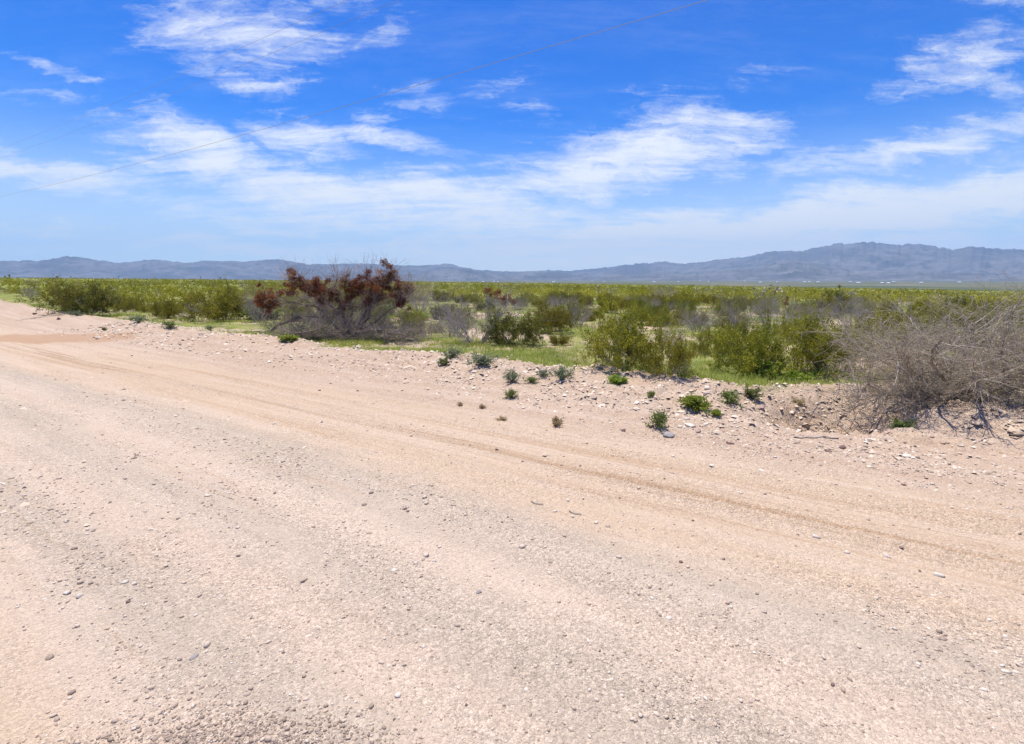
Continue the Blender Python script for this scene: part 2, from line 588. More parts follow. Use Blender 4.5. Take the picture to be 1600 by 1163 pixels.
mountain('mountain_range', 'long low hazy mountain range across the far valley',
         [(-900, 415), (-500, 410), (-200, 405), (0, 407), (60, 408), (105, 400), (150, 406), (185, 411), (215, 408), (240, 405),
          (270, 409), (300, 411), (320, 407), (380, 409), (430, 405), (452, 408), (480, 413), (560, 412), (640, 415), (660, 415), (703, 412),
          (716, 416), (740, 421), (780, 424), (820, 424), (860, 422), (890, 424), (930, 420), (975, 420), (1050, 428)], 19300, 3600, 3, .55)
mountain('high_mountain_range', 'tall blue jagged mountain range with a broad summit ridge',
         [(860, 430), (920, 422), (950, 418), (975, 414), (1020, 411), (1040, 409), (1060, 412), (1100, 409), (1130, 404), (1160, 402),
          (1190, 397), (1205, 393), (1230, 392), (1252, 392), (1275, 388), (1300, 382), (1340, 379), (1365, 379), (1385, 382),
          (1410, 382), (1440, 381), (1460, 385), (1490, 389), (1525, 386), (1550, 389), (1600, 391), (1700, 395), (2000, 405), (2800, 420)],
         19500, 5200, 5, 1.0)
mountain('foothills', 'darker brown foothills in front of the high blue range',
         [(880, 436), (950, 430), (1000, 428), (1100, 426), (1150, 421), (1190, 419), (1218, 411), (1245, 407), (1270, 411), (1300, 417),
          (1350, 424), (1400, 422), (1450, 425), (1600, 429), (1800, 428), (2300, 434)], 13200, 2300, 8, 1.0)
mountain('low_hills', 'small brown hills at the foot of the hazy range',
         [(560, 434), (640, 428), (690, 422), (712, 419), (730, 421), (760, 427), (800, 428), (850, 425), (880, 426), (905, 430), (960, 434)],
         14500, 1500, 13, .9)


# ------------------------------------------------------------------ plant and stone materials
def leaf_material(name, c0, c1, c2, trans=0.35):
    mt, t, b = new_mat(name, .6, .25)
    a = t.attr('tint')
    oi = t.node('ShaderNodeObjectInfo').outputs['Random']
    c = t.ramp(a, [(0, c0), (.5, c1), (1, c2)])
    hs = t.node('ShaderNodeHueSaturation')
    t.put(hs.inputs['Hue'], t.m('ADD', t.m('MULTIPLY', oi, .03), .485))
    t.put(hs.inputs['Value'], t.m('ADD', t.m('MULTIPLY', oi, .35), .83))
    t.l.new(c, hs.inputs['Color'])
    t.l.new(hs.outputs[0], b.inputs['Base Color'])
    tr = t.node('ShaderNodeBsdfTranslucent')
    t.l.new(hs.outputs[0], tr.inputs[0])
    mx = t.node('ShaderNodeMixShader')
    mx.inputs[0].default_value = trans
    t.l.new(b.outputs[0], mx.inputs[1]); t.l.new(tr.outputs[0], mx.inputs[2])
    t.l.new(mx.outputs[0], t.n['Material Output'].inputs['Surface'])
    return mt


def bark_material(name, c0, c1):
    mt, t, b = new_mat(name, .9, .15)
    a = t.attr('tint')
    P = t.node('ShaderNodeTexCoord').outputs['Object']
    n = t.noise(P, 9, 4, .6)
    c = t.mix(t.m('ADD', t.m('MULTIPLY', a, .7), t.m('MULTIPLY', n, .3)), c0, c1)
    t.l.new(c, b.inputs['Base Color'])
    return mt


M_CREO = leaf_material('creosote_leaf', (.135, .142, .010), (.245, .225, .014), (.38, .33, .035))
M_DEEP = leaf_material('deep_green_leaf', (.085, .105, .010), (.155, .165, .014), (.25, .235, .03))
M_FORB = leaf_material('forb_leaf', (.09, .14, .025), (.16, .21, .04), (.26, .29, .09))
M_BLUE = leaf_material('grey_green_leaf', (.11, .16, .06), (.17, .22, .10), (.26, .29, .20))
M_LIME = leaf_material('bright_green_leaf', (.13, .20, .015), (.22, .29, .028), (.33, .37, .06), .45)
M_GRASS = leaf_material('grass_blade', (.21, .27, .035), (.33, .37, .07), (.50, .47, .16), .5)
M_STRAW = leaf_material('straw_blade', (.33, .25, .12), (.42, .32, .16), (.52, .40, .22))
M_MIST = leaf_material('mistletoe_stem', (.10, .030, .013), (.215, .064, .024), (.36, .135, .05), .3)
M_STEM = bark_material('creosote_stem', (.12, .10, .075), (.30, .27, .22))
M_GREYTWIG = bark_material('grey_twig', (.22, .185, .175), (.50, .44, .42))
M_TANTWIG = bark_material('tan_twig', (.22, .185, .145), (.60, .52, .42))
M_DARKBARK = bark_material('dark_bark', (.075, .058, .048), (.24, .195, .165))
M_MESQTWIG = bark_material('dead_branch', (.15, .115, .095), (.52, .43, .37))


def stone_material(name, base, spread):
    mt, t, b = new_mat(name, .88, .2)
    a = t.attr('tint')
    oi = t.node('ShaderNodeObjectInfo').outputs['Random']
    P = t.node('ShaderNodeTexCoord').outputs['Object']
    n = t.noise(P, 22, 5, .65)
    k = t.m('ADD', t.m('MULTIPLY', a, .65), t.m('MULTIPLY', n, .35))
    c = t.ramp(k, spread)
    c = t.mix(t.m('MULTIPLY', oi, .25), c, base)
    t.l.new(c, b.inputs['Base Color'])
    bp = t.node('ShaderNodeBump')
    bp.inputs['Strength'].default_value = .5; bp.inputs['Distance'].default_value = .01
    t.l.new(n, bp.inputs['Height']); t.l.new(bp.outputs[0], b.inputs['Normal'])
    return mt


M_GRAVEL = stone_material('gravel_stone', (.5, .38, .29), [(0.05, (.13, .095, .075)), (.3, (.38, .29, .22)), (.55, (.56, .44, .33)), (.75, (.66, .56, .45)), (.92, (.84, .79, .70))])
M_PALE = stone_material('pale_stone', (.70, .62, .52), [(.2, (.50, .41, .325)), (.5, (.67, .58, .475)), (.8, (.80, .74, .64))])
M_DARK = stone_material('dark_stone', (.25, .16, .12), [(.2, (.13, .085, .07)), (.6, (.24, .165, .135)), (1, (.36, .28, .24))])
M_PINK = stone_material('pink_stone', (.5, .35, .28), [(.2, (.36, .235, .185)), (.6, (.50, .35, .28)), (1, (.60, .47, .39))])
M_GREY = stone_material('grey_stone', (.35, .31, .28), [(.2, (.24, .215, .20)), (.6, (.36, .32, .29)), (1, (.47, .43, .40))])


# ------------------------------------------------------------------ shape generators
def tubes(segs):
    """segs: rows p0(3) p1(3) r0 r1 tint -> three sided tapered rods"""
    S = np.asarray(segs, float)
    p0, p1, r0, r1, ti = S[:, 0:3], S[:, 3:6], S[:, 6], S[:, 7], S[:, 8]
    d = p1 - p0
    d /= np.maximum(np.linalg.norm(d, axis=1, keepdims=True), 1e-9)
    ref = np.where(np.abs(d[:, 2:3]) < .9, np.array([[0, 0, 1.]]), np.array([[1., 0, 0]]))
    a = np.cross(d, ref); a /= np.linalg.norm(a, axis=1, keepdims=True)
    b = np.cross(d, a)
    vs = []
    for k in range(3):
        c, s = math.cos(k * 2.0944), math.sin(k * 2.0944)
        o = a * c + b * s
        vs += [p0 + o * r0[:, None], p1 + o * r1[:, None]]
    V = np.stack(vs, 1).reshape(-1, 3)
    n = len(S)
    base = (np.arange(n) * 6)[:, None]
    q = []
    for k in range(3):
        k2 = (k + 1) % 3
        q.append(base + np.array([[2 * k, 2 * k2, 2 * k2 + 1, 2 * k + 1]]))
    F = np.concatenate(q)
    return V, F, np.repeat(ti, 6)


def leaves(pts, size, g, up=0.0, aspect=.45, tint=None):
    """little diamond shaped blades"""
    n = len(pts)
    d = g.normal(size=(n, 3)); d[:, 2] += up
    d /= np.linalg.norm(d, axis=1, keepdims=True)
    nn = g.normal(size=(n, 3))
    s = np.cross(d, nn); s /= np.maximum(np.linalg.norm(s, axis=1, keepdims=True), 1e-6)
    L = (size * g.uniform(.6, 1.35, n))[:, None]
    V = np.stack([pts, pts + d * L * .5 + s * L * aspect * .5, pts + d * L, pts + d * L * .5 - s * L * aspect * .5], 1).reshape(-1, 3)
    F = (np.arange(n) * 4)[:, None] + np.array([[0, 1, 2, 3]])
    ti = g.random(n) if tint is None else tint
    return V, F, np.repeat(ti, 4)


def grow(g, p, d, L, r, depth, segs, tips, wob=.22, up=.05, n=4, kids=(5, 5), spread=.75, shrink=.55, tint=None):
    step = L / n
    tin = g.random() if tint is None else tint
    p = np.array(p, float); d = np.array(d, float) / np.linalg.norm(d)
    nodes = []
    for i in range(n):
        nd = d + g.normal(size=3) * wob + np.array([0, 0, up])
        nd /= np.linalg.norm(nd)
        q = p + nd * step
        r1 = r * (1 - .22)
        segs.append((*p, *q, r, r1, np.clip(tin + g.normal() * .12, 0, 1)))
        nodes.append((p, q, nd, r1))
        if depth == 0:
            tips.append((p, q))
        p, d, r = q, nd, r1
    if depth > 0:
        k = kids[-depth] if len(kids) >= depth else kids[-1]
        for c in range(k):
            f = g.uniform(.25, 1.0)
            a, b_, dd, rr = nodes[min(int(f * n), n - 1)]
            pt = a + (b_ - a) * g.random()
            nd = dd + g.normal(size=3) * spread
            grow(g, pt, nd, L * shrink * g.uniform(.7, 1.25), rr * .55, depth - 1, segs, tips, wob, up, max(2, n - 1), kids, spread, shrink)


def on_tips(g, tips, per):
    T = np.array([(*a, *b) for a, b in tips])
    k = g.integers(0, len(T), int(per * len(T)))
    f = g.random(len(k))[:, None]
    return T[k, :3] * (1 - f) + T[k, 3:] * f


def make_creosote(seed, H, W, per=4.0, leaf=.056, stems=34):
    g = np.random.default_rng(seed)
    segs, tips = [], []
    for s in range(stems):
        a = g.uniform(0, 2 * math.pi); lean = g.uniform(.05, 1.0) ** .6
        d = (math.cos(a) * lean * W / H * 1.15, math.sin(a) * lean * W / H * 1.15, 1 if s % 3 else .38)
        grow(g, (math.cos(a) * .12 * W, math.sin(a) * .12 * W, -.04), d, H * g.uniform(.62, .92) * math.sqrt(1 + .25 * lean), 0.012 * H / 1.4,
             2, segs, tips, .16, .04, 4, (5, 6), .75, .42)
    pts = on_tips(g, tips, per) + g.normal(size=(int(per * len(tips)), 3)) * .04
    pts = pts[pts[:, 2] > .05 * H]
    # leaf sprays darker low in tint only by chance: clump tint from position noise
    tn = np.clip(.5 + (fbm(pts[:, 0] * 4 + 9, pts[:, 1] * 4 + pts[:, 2] * 3, 2, seed) - .5) * 1.6 + g.normal(size=len(pts)) * .16, 0, 1)
    return tubes(segs), leaves(pts, leaf, g, .35, .5, tn)


def make_twiggy(seed, H, W, stems, kids, r=.016, up=.04, wob=.24, spread=.8, shrink=.5):
    g = np.random.default_rng(seed)
    segs, tips = [], []
    for s in range(stems):
        a = g.uniform(0, 2 * math.pi); lean = g.uniform(.05, 1.0) ** .7
        d = (math.cos(a) * lean * W / H, math.sin(a) * lean * W / H, .9)
        grow(g, (math.cos(a) * .08 * W, math.sin(a) * .08 * W, -.05), d, H * g.uniform(.6, .95), r, 2, segs, tips, wob, up, 4, kids, spread, shrink)
    return segs, tips


def pack(name, vft, mat):
    V, F, T = vft
    return mesh_np(name, V, F, mat, {'tint': T})


def span(parts):
    co = []
    for _, me in parts:
        a = np.empty(len(me.vertices) * 3, dtype=np.float32)
        me.vertices.foreach_get('co', a)
        co.append(a.reshape(-1, 3))
    co = np.concatenate(co)
    return 2 * float(np.percentile(np.hypot(co[:, 0], co[:, 1]), 93)), float(np.percentile(co[:, 2], 98))


# shrub kinds: each a (list of (part name, mesh)) built at metre size
CREO = []
for i in range(5):
    tb, lv = make_creosote(100 + i, 1.5, 1.75, per=(9, 10.5, 8.5, 9.5, 8)[i])
    CREO.append([('stems', pack('creosote_stems', tb, M_STEM)), ('foliage', pack('creosote_foliage', lv, M_CREO if i != 1 else M_DEEP))])
GREYS = []
for i in range(4):
    sg, tp = make_twiggy(200 + i, 1.3, 1.5, 34, (7, 8), .010, .07, .2, .62, .5)
    GREYS.append([('branches', pack('grey_branches', tubes(sg), M_GREYTWIG))])


def make_forb(seed, H, W, n, leaf, mat, stem_mat=M_STEM, up=.8):
    g = np.random.default_rng(seed)
    segs, tips = [], []
    for s in range(n):
        a = g.uniform(0, 2 * math.pi); lean = g.uniform(0, 1)
        d = (math.cos(a) * lean * W / H, math.sin(a) * lean * W / H, .9)
        grow(g, (0, 0, -.01), d, H * g.uniform(.6, 1.0), .004, 1, segs, tips, .2, .08, 3, (3,), .6, .5)
    pts = on_tips(g, tips, 8.0) + g.normal(size=(int(8.0 * len(tips)), 3)) * .016
    return [('stems', pack('forb_stems', tubes(segs), stem_mat)), ('foliage', pack('forb_foliage', leaves(pts, leaf, g, up, .35), mat))]


FORB = {'blue': [make_forb(300 + i, .32, .34, 20, .042, M_BLUE) for i in range(2)],
        'green': [make_forb(310 + i, .34, .40, 22, .050, M_FORB) for i in range(2)],
        'lime': [make_forb(320 + i, .20, .46, 26, .045, M_LIME) for i in range(2)],
        'straw': [make_forb(330 + i, .22, .30, 14, .05, M_STRAW, M_TANTWIG) for i in range(2)]}


SPANS = {}


def plant(name, parts, xyz, w, h, rz, label, cat, group=None):
    key = parts[0][1].name
    if key not in SPANS:
        SPANS[key] = span(parts)
    sx, sz = w / SPANS[key][0], h / SPANS[key][1]
    e = link(name, None, None, xyz, (0, 0, rz), (sx, sx, sz))
    e.empty_display_size = .2
    tag(e, label, cat, group)
    for nm, me in parts:
        link(nm, me, e)
    return e


taken = []          # (x, y, radius) of placed shrubs


def by_photo(px, py, wpx, hpx):
    x, y, z = at(px, py)
    k = y * math.cos(PITCH) + (EYE - z) * math.sin(PITCH)      # depth along the view axis
    return x, y, z, wpx * k / FPX, hpx * k / FPX


def creosote(px, py, wpx, hpx, var, label):
    x, y, z, w, h = by_photo(px, py, wpx, hpx)
    y2 = y + w * .25
    taken.append((x, y2, w * .55))
    h *= .9
    return plant('creosote_bush', CREO[var], (x, y2, hz(x, y2) - .02), w, h, random.uniform(0, 6.28), label, 'shrub', 'creosote bushes near the road')


creosote(108, 489, 105, 56, 1, 'broad dark green creosote bush behind the berm, left of the tan clearing')
creosote(250, 499, 46, 36, 0, 'small rounded yellow-green creosote bush between two larger bushes')
creosote(336, 502, 100, 58, 2, 'wide olive creosote bush beside the dead mesquite')
creosote(866, 522, 62, 50, 3, 'small upright creosote bush behind the grey thorn shrub')
creosote(808, 543, 92, 58, 1, 'low dark green creosote bush growing against the grey thorn shrub')
creosote(982, 582, 128, 108, 0, 'largest olive creosote bush with pale bare stems showing at its base')
creosote(1050, 590, 90, 78, 4, 'brownish olive creosote bush touching the largest creosote')
creosote(1195, 592, 130, 90, 2, 'spreading creosote bush above the bright green weeds')
creosote(1312, 588, 120, 94, 3, 'dense creosote bush partly hidden by the big dead shrub')
creosote(1400, 560, 120, 74, 0, 'creosote bush behind the big dead shrub')
creosote(1120, 556, 66, 46, 4, 'low creosote bush by the bare gravel patch')


# the fallen mesquite with mistletoe ------------------------------------------------
def build_mesquite():
    x, y, z = at(545, 530)
    k = (y * math.cos(PITCH) + (EYE - z) * math.sin(PITCH)) / FPX      # metres per photo pixel here
    e = link('dead_mesquite', None, None, (x, y, z), (0, 0, 0), (1.05, 1, .84))
    tag(e, 'sprawling dead mesquite tree hung with rust brown mistletoe clumps', 'tree')
    taken.append((x, y + .6, 3.2)); taken.append((x - 2.2, y + .8, 1.6)); taken.append((x + 2, y + .8, 1.6))
    g = np.random.default_rng(77)

    def P(px, py, dy=0.0):
        return np.array([(px - 545) * k, dy, (530 - py) * k])
    heavy, fine, tips = [], [], []
    limbs = [  # pixel polylines with depth, start radius
        [(430, 521, -.2), (452, 500, 0), (470, 490, .2), (500, 492, .3)],
        [(545, 528, 0), (520, 500, .2), (492, 470, .4), (455, 462, .3), (425, 458, .1)],
        [(545, 528, 0), (535, 490, .3), (505, 450, .2), (480, 425, .1), (470, 416, 0)],
        [(548, 526, .1), (550, 480, .3), (540, 440, .3), (545, 415, .2)],
        [(550, 527, .1), (575, 490, .1), (590, 450, .0), (606, 420, .1), (612, 408, .1)],
        [(550, 528, 0), (585, 500, -.1), (610, 475, -.3), (632, 455, -.2), (640, 440, -.1)],
        [(548, 528, .3), (565, 480, .9), (600, 450, 1.2), (630, 445, 1.3)],
        [(545, 528, .3), (515, 480, 1.0), (480, 450, 1.4), (440, 470, 1.5)],
        [(545, 528, -.1), (520, 505, -.6), (485, 515, -1.0), (455, 522, -1.2)],
        [(550, 528, -.1), (590, 510, -.7), (625, 515, -1.0), (650, 522, -1.1)],
        [(548, 527, .1), (530, 470, .6), (520, 435, .7), (525, 412, .7)],
        [(552, 527, .1), (572, 470, .6), (578, 435, .6), (572, 408, .5)],
    ]
    for li, L in enumerate(limbs):
        r = .085 if li in (0, 1, 4) else .06
        pts = [P(*q) for q in L]
        for a, b in zip(pts[:-1], pts[1:]):
            mid = (a + b) / 2 + g.normal(size=3) * .06
            for s0, s1 in ((a, mid), (mid, b)):
                heavy.append((*s0, *s1, r, r * .8, g.random()))
                r *= .8
                dirn = (s1 - s0) / np.linalg.norm(s1 - s0)
                for c in range(16):
                    pt = s0 + (s1 - s0) * g.random()
                    nd = dirn * .5 + g.normal(size=3) * .75 + np.array([0, 0, .25])
                    grow(g, pt, nd, g.uniform(.5, 1.2), .010, 1, fine, tips, .28, .03, 4, (5,), .8, .55)
    for c in range(50):        # whip-like shoots standing up out of the crown
        pt = P(g.uniform(465, 625), g.uniform(425, 460), g.uniform(-.3, .8))
        grow(g, pt, np.array([g.normal() * .25, g.normal() * .25, 1]), g.uniform(.35, .8), .006, 0, fine, tips, .13, .1, 4)
    for c in range(760):       # brushy dead litter at the foot
        pt = P(g.uniform(440, 665), g.uniform(518, 532), g.uniform(-.9, 1.0))
        pt[2] = g.uniform(0, .25)
        grow(g, pt, np.array([g.normal() * .9, g.normal() * .9, 0.9]), g.uniform(.5, 1.25), .008, 1, fine, tips, .25, .02, 3, (3,), .8, .5)
    link('trunk', pack('mesquite_limbs', tubes(heavy), M_DARKBARK), e)
    link('branches', pack('mesquite_branches', tubes(fine), M_MESQTWIG), e)
    clumps = [(424, 456, .36, .1), (432, 462, .30, .2), (414, 462, .22, .1), (460, 440, .22, .3), (497, 428, .26, .2), (560, 432, .26, .3), (585, 438, .30, .2), (417, 431, .09, .1), (476, 421, .30, 0), (470, 417, .20, .05), (487, 438, .30, .2), (505, 437, .32, .2), (520, 446, .34, .5), (540, 420, .14, .2),
              (505, 455, .30, .4), (555, 445, .30, .3), (575, 424, .27, .1), (598, 428, .28, .1), (611, 410, .34, .1), (603, 419, .25, .1),
              (632, 440, .30, 0), (618, 446, .28, 0), (628, 462, .26, -.2), (572, 455, .28, .5), (535, 465, .26, .6), (590, 452, .26, .3), (548, 436, .22, .3)]
    ms = [pack('mistletoe', mistletoe_mesh(900 + i, 1.0, 1700), M_MIST) for i in range(5)]
    for i, (cx, cy, r, dy) in enumerate(clumps):
        me = ms[i % 5]
        o = link('mistletoe_clump', me, e, P(cx, cy, dy), (random.uniform(-.4, .4), random.uniform(-.4, .4), random.uniform(0, 6)))
        o.scale = (r * random.uniform(1.1, 1.5), r * random.uniform(1.1, 1.5), r * random.uniform(1.2, 1.7))


def mistletoe_mesh(seed, R, n=1500):
    """ragged bundle of several drooping tufts, about one unit in radius"""
    g = np.random.default_rng(seed)
    k = 8
    c = g.normal(size=(k, 3)) * np.array([.42, .42, .5])
    rad = g.uniform(.28, .6, k)
    w = g.integers(0, k, n)
    d = g.normal(size=(n, 3)); d /= np.linalg.norm(d, axis=1, keepdims=True)
    pts = c[w] + d * (rad[w] * g.random(n) ** .45)[:, None]
    tn = np.clip(g.random(k)[w] * .6 + g.random(n) * .5 - .05, 0, 1)
    return leaves(pts, .26, g, -.1, .2, tn)


build_mesquite()


# the big grey dead shrub at the right ------------------------------------------------
def build_dead_shrub():
    x, y = 8.55, 9.35
    z = hz(x, y) - .06
    e = link('dead_thorn_shrub', None, None, (x, y, z))
    e.scale = (1.18, 1.0, .92)
    tag(e, 'huge bare tan thorn shrub with dense twigs beside the washed-out hollow', 'shrub')
    taken.append((x, y, 2.6)); taken.append((x - 1.8, y, 1.3)); taken.append((x + 2, y, 1.6))
    g = np.random.default_rng(55)
    heavy, fine, tips = [], [], []
    for s in range(40):
        a = g.uniform(0, 2 * math.pi)
        lean = g.uniform(.15, 1.0) ** .6
        d = np.array([math.cos(a) * lean * 1.5, math.sin(a) * lean * 1.0, .72])
        if s < 8:
            d = np.array([-g.uniform(.9, 1.6), g.normal() * .5 - .1, g.uniform(.25, .8)])
        st = (g.normal() * .18, g.normal() * .15, -.05)
        L = g.uniform(1.5, 2.3)
        p = np.array(st, float); dn = d / np.linalg.norm(d); r = g.uniform(.014, .026) if s % 7 else .045
        n = 6
        for i in range(n):
            dn = dn + g.normal(size=3) * .16 + np.array([0, 0, .03]); dn /= np.linalg.norm(dn)
            q = p + dn * L / n
            heavy.append((*p, *q, r, r * .84, g.random() * .7 + .1))
            for c in range(7 if i else 3):
                pt = p + (q - p) * g.random()
                nd = dn * .6 + g.normal(size=3) * .62 + np.array([0, 0, .12])
                grow(g, pt, nd, L * g.uniform(.22, .42), .0074, 1, fine, tips, .24, .02, 4, (7,), .7, .55)
            p = q; r *= .84
    for c in range(110):       # low drooping skirt towards the hollow
        pt = np.array([g.uniform(-2.3, 1.6), g.uniform(-.5, .8), 0])
        pt[2] = (hz(x + pt[0] * 1.18, y + pt[1]) - z) / .92 + g.uniform(.0, .25)
        grow(g, pt, np.array([-1 + g.normal() * .6, g.normal() * .5, .5]), g.uniform(.5, .95), .008, 1, fine, tips, .22, .02, 4, (4,), .7, .5)
    link('stems', pack('thorn_stems', tubes(heavy), M_MESQTWIG), e)
    link('branches', pack('thorn_twigs', tubes(fine), M_TANTWIG), e)
    pts = on_tips(g, tips, .6)
    link('foliage', pack('thorn_leaves', leaves(pts, .03, g, .3, .4), M_STRAW), e)


build_dead_shrub()


def grey(px, py, wpx, hpx, var, label, rust=0):
    x, y, z, w, h = by_photo(px, py, wpx, hpx)
    y2 = y + w * .3
    taken.append((x, y2, w * .5))
    e = plant('thorn_bush', GREYS[var], (x, y2, hz(x, y2) - .03), w, h, random.uniform(0, 6.28), label, 'shrub', 'leafless grey thorn bushes')
    return e, x, y2, w, h


MCL = [pack('mistletoe', mistletoe_mesh(950 + i, 1.0, 900), M_MIST) for i in range(2)]


def rusty(e, pts):
    for (dx, dy, dz, r) in pts:
        o = link('mistletoe_clump', MCL[random.randrange(2)], e, (dx, dy, dz), (random.uniform(0, 6), random.uniform(0, 6), 0))
        o.scale = (r / e.scale[0], r / e.scale[1], r / e.scale[2])
        o.location = (dx / e.scale[0], dy / e.scale[1], dz / e.scale[2])
    e.rotation_euler[2] = 0


e_, x_, y_, w_, h_ = grey(738, 542, 180, 104, 0, 'wide grey leafless thorn bush with dark rusty mistletoe at its top')
rusty(e_, [(.9, -.2, h_ * .80, .24), (1.2, -.2, h_ * .72, .22), (.5, -.1, h_ * .82, .2), (1.5, -.1, h_ * .7, .16)])
grey(700, 528, 70, 44, 1, 'low grey twiggy bush left of the rusty-topped thorn bush')
grey(905, 512, 56, 44, 2, 'pale grey thorn bush by the stony clearing')
grey(1100, 520, 84, 46, 3, 'low dark-based grey thorn bush above the gravel patch')
grey(1165, 520, 70, 66, 0, 'slender pale grey thorn bush next to the low dark-based one')
e_, x_, y_, w_, h_ = grey(1222, 524, 90, 70, 1, 'grey thorn bush holding one dark brown clump')
rusty(e_, [(.35, -.1, h_ * .74, .17)])
grey(1278, 520, 90, 56, 2, 'spreading grey thorn bush near the dense creosote')
grey(655, 488, 60, 46, 3, 'hazy grey thorn bush behind the dead mesquite')
grey(395, 505, 60, 60, 1, 'grey bare bush tangled with the left end of the mesquite')
grey(1040, 470, 50, 26, 2, 'small grey bush on the bright green flat')
grey(1350, 520, 90, 66, 3, 'grey bare bush behind the dense creosote')
grey(45, 470, 26, 28, 0, 'small grey bush at the far end of the berm')
grey(1068, 590, 44, 34, 1, 'small bluish grey twiggy bush in the grass by the brownish creosote')


# forbs and weeds on the berm ------------------------------------------------
def forb(kind, px, py, wpx, hpx, label, cat='plant', var=None):
    x, y, z, w, h = by_photo(px, py, wpx, hpx)
    v = random.randrange(2) if var is None else var
    bw, bh = {'blue': (.62, .40), 'green': (.72, .42), 'lime': (.85, .26), 'straw': (.6, .28)}[kind]
    return plant({'blue': 'grey_green_forb', 'green': 'green_weed', 'lime': 'leafy_weed', 'straw': 'dry_weed'}[kind], FORB[kind][v],
                 (x, y, z - .01), w * .82, h * .72, random.uniform(0, 6.28), label, cat, 'small plants on the berm')


forb('blue', 800, 598, 34, 26, 'grey-green forb with bluish tips on the berm crest')
forb('green', 799, 622, 26, 20, 'small green weed on the stony slope below the crest')
forb('green', 830, 598, 26, 14, 'straggly yellow-green weed next to the bluish forb')
forb('blue', 876, 594, 46, 30, 'larger grey-green forb at the grassy edge')
forb('blue', 850, 588, 26, 16, 'small grey forb between the grass and the stones')
forb('green', 695, 570, 24, 16, 'green tuft among the white stones of the crest')
forb('green', 1030, 668, 44, 36, 'leafy dark green weed beside the white stones')
forb('lime', 1088, 636, 54, 24, 'bright green mat of low leaves on the berm')
forb('green', 1140, 630, 50, 28, 'fuzzy green weed next to the bright green mat')
forb('green', 1172, 622, 36, 26, 'pale grassy weed near the pink rock')
forb('green', 1017, 622, 20, 16, 'small dark weed alone on the stones')
forb('straw', 868, 666, 26, 20, 'dry yellowish weed at the foot of the berm')
forb('straw', 720, 634, 14, 8, 'tiny dry brown tuft on the road shoulder')
forb('straw', 753, 638, 14, 9, 'tiny dry brown tuft beside its twin on the shoulder')
forb('straw', 785, 656, 22, 8, 'flat yellowish weed on the shoulder')
forb('lime', 1118, 648, 20, 12, 'small yellow-green sprig under the fuzzy weed')
forb('green', 1404, 672, 50, 26, 'dark green weed under the skirt of the big dead shrub', var=1)
forb('straw', 1248, 632, 26, 14, 'yellowish tuft above the washed-out hollow')
forb('green', 265, 512, 30, 14, 'grey-green tuft at the berm edge by the small creosote')
forb('blue', 215, 505, 34, 16, 'pale grey-green forb spilling over the berm')
forb('blue', 122, 494, 28, 12, 'low grey-green forb below the dark creosote')
forb('green', 163, 516, 10, 7, 'tiny dark weed on the far shoulder')
forb('blue', 328, 516, 16, 10, 'tiny grey forb beside the mesquite')
forb('lime', 415, 500, 60, 36, 'bright lime green weed patch under the mesquite limb')
forb('lime', 452, 532, 36, 12, 'green weed mat at the mesquite root')
forb('lime', 655, 500, 36, 14, 'bright green low weed by the pale stones behind the mesquite')
forb('lime', 1190, 590, 70, 36, 'lush green weed under the spreading creosote')
forb('lime', 1240, 600, 56, 26, 'lush green weed by the hollow rim')
forb('green', 1275, 572, 60, 34, 'light green fluffy weed below the dense creosote')
forb('lime', 962, 598, 40, 16, 'vivid green weed in the grass at the crest')
forb('blue', 750, 572, 70, 26, 'grey-blue drift of small forbs behind the crest')
forb('blue', 705, 560, 40, 24, 'upright grey forb behind the white stones')


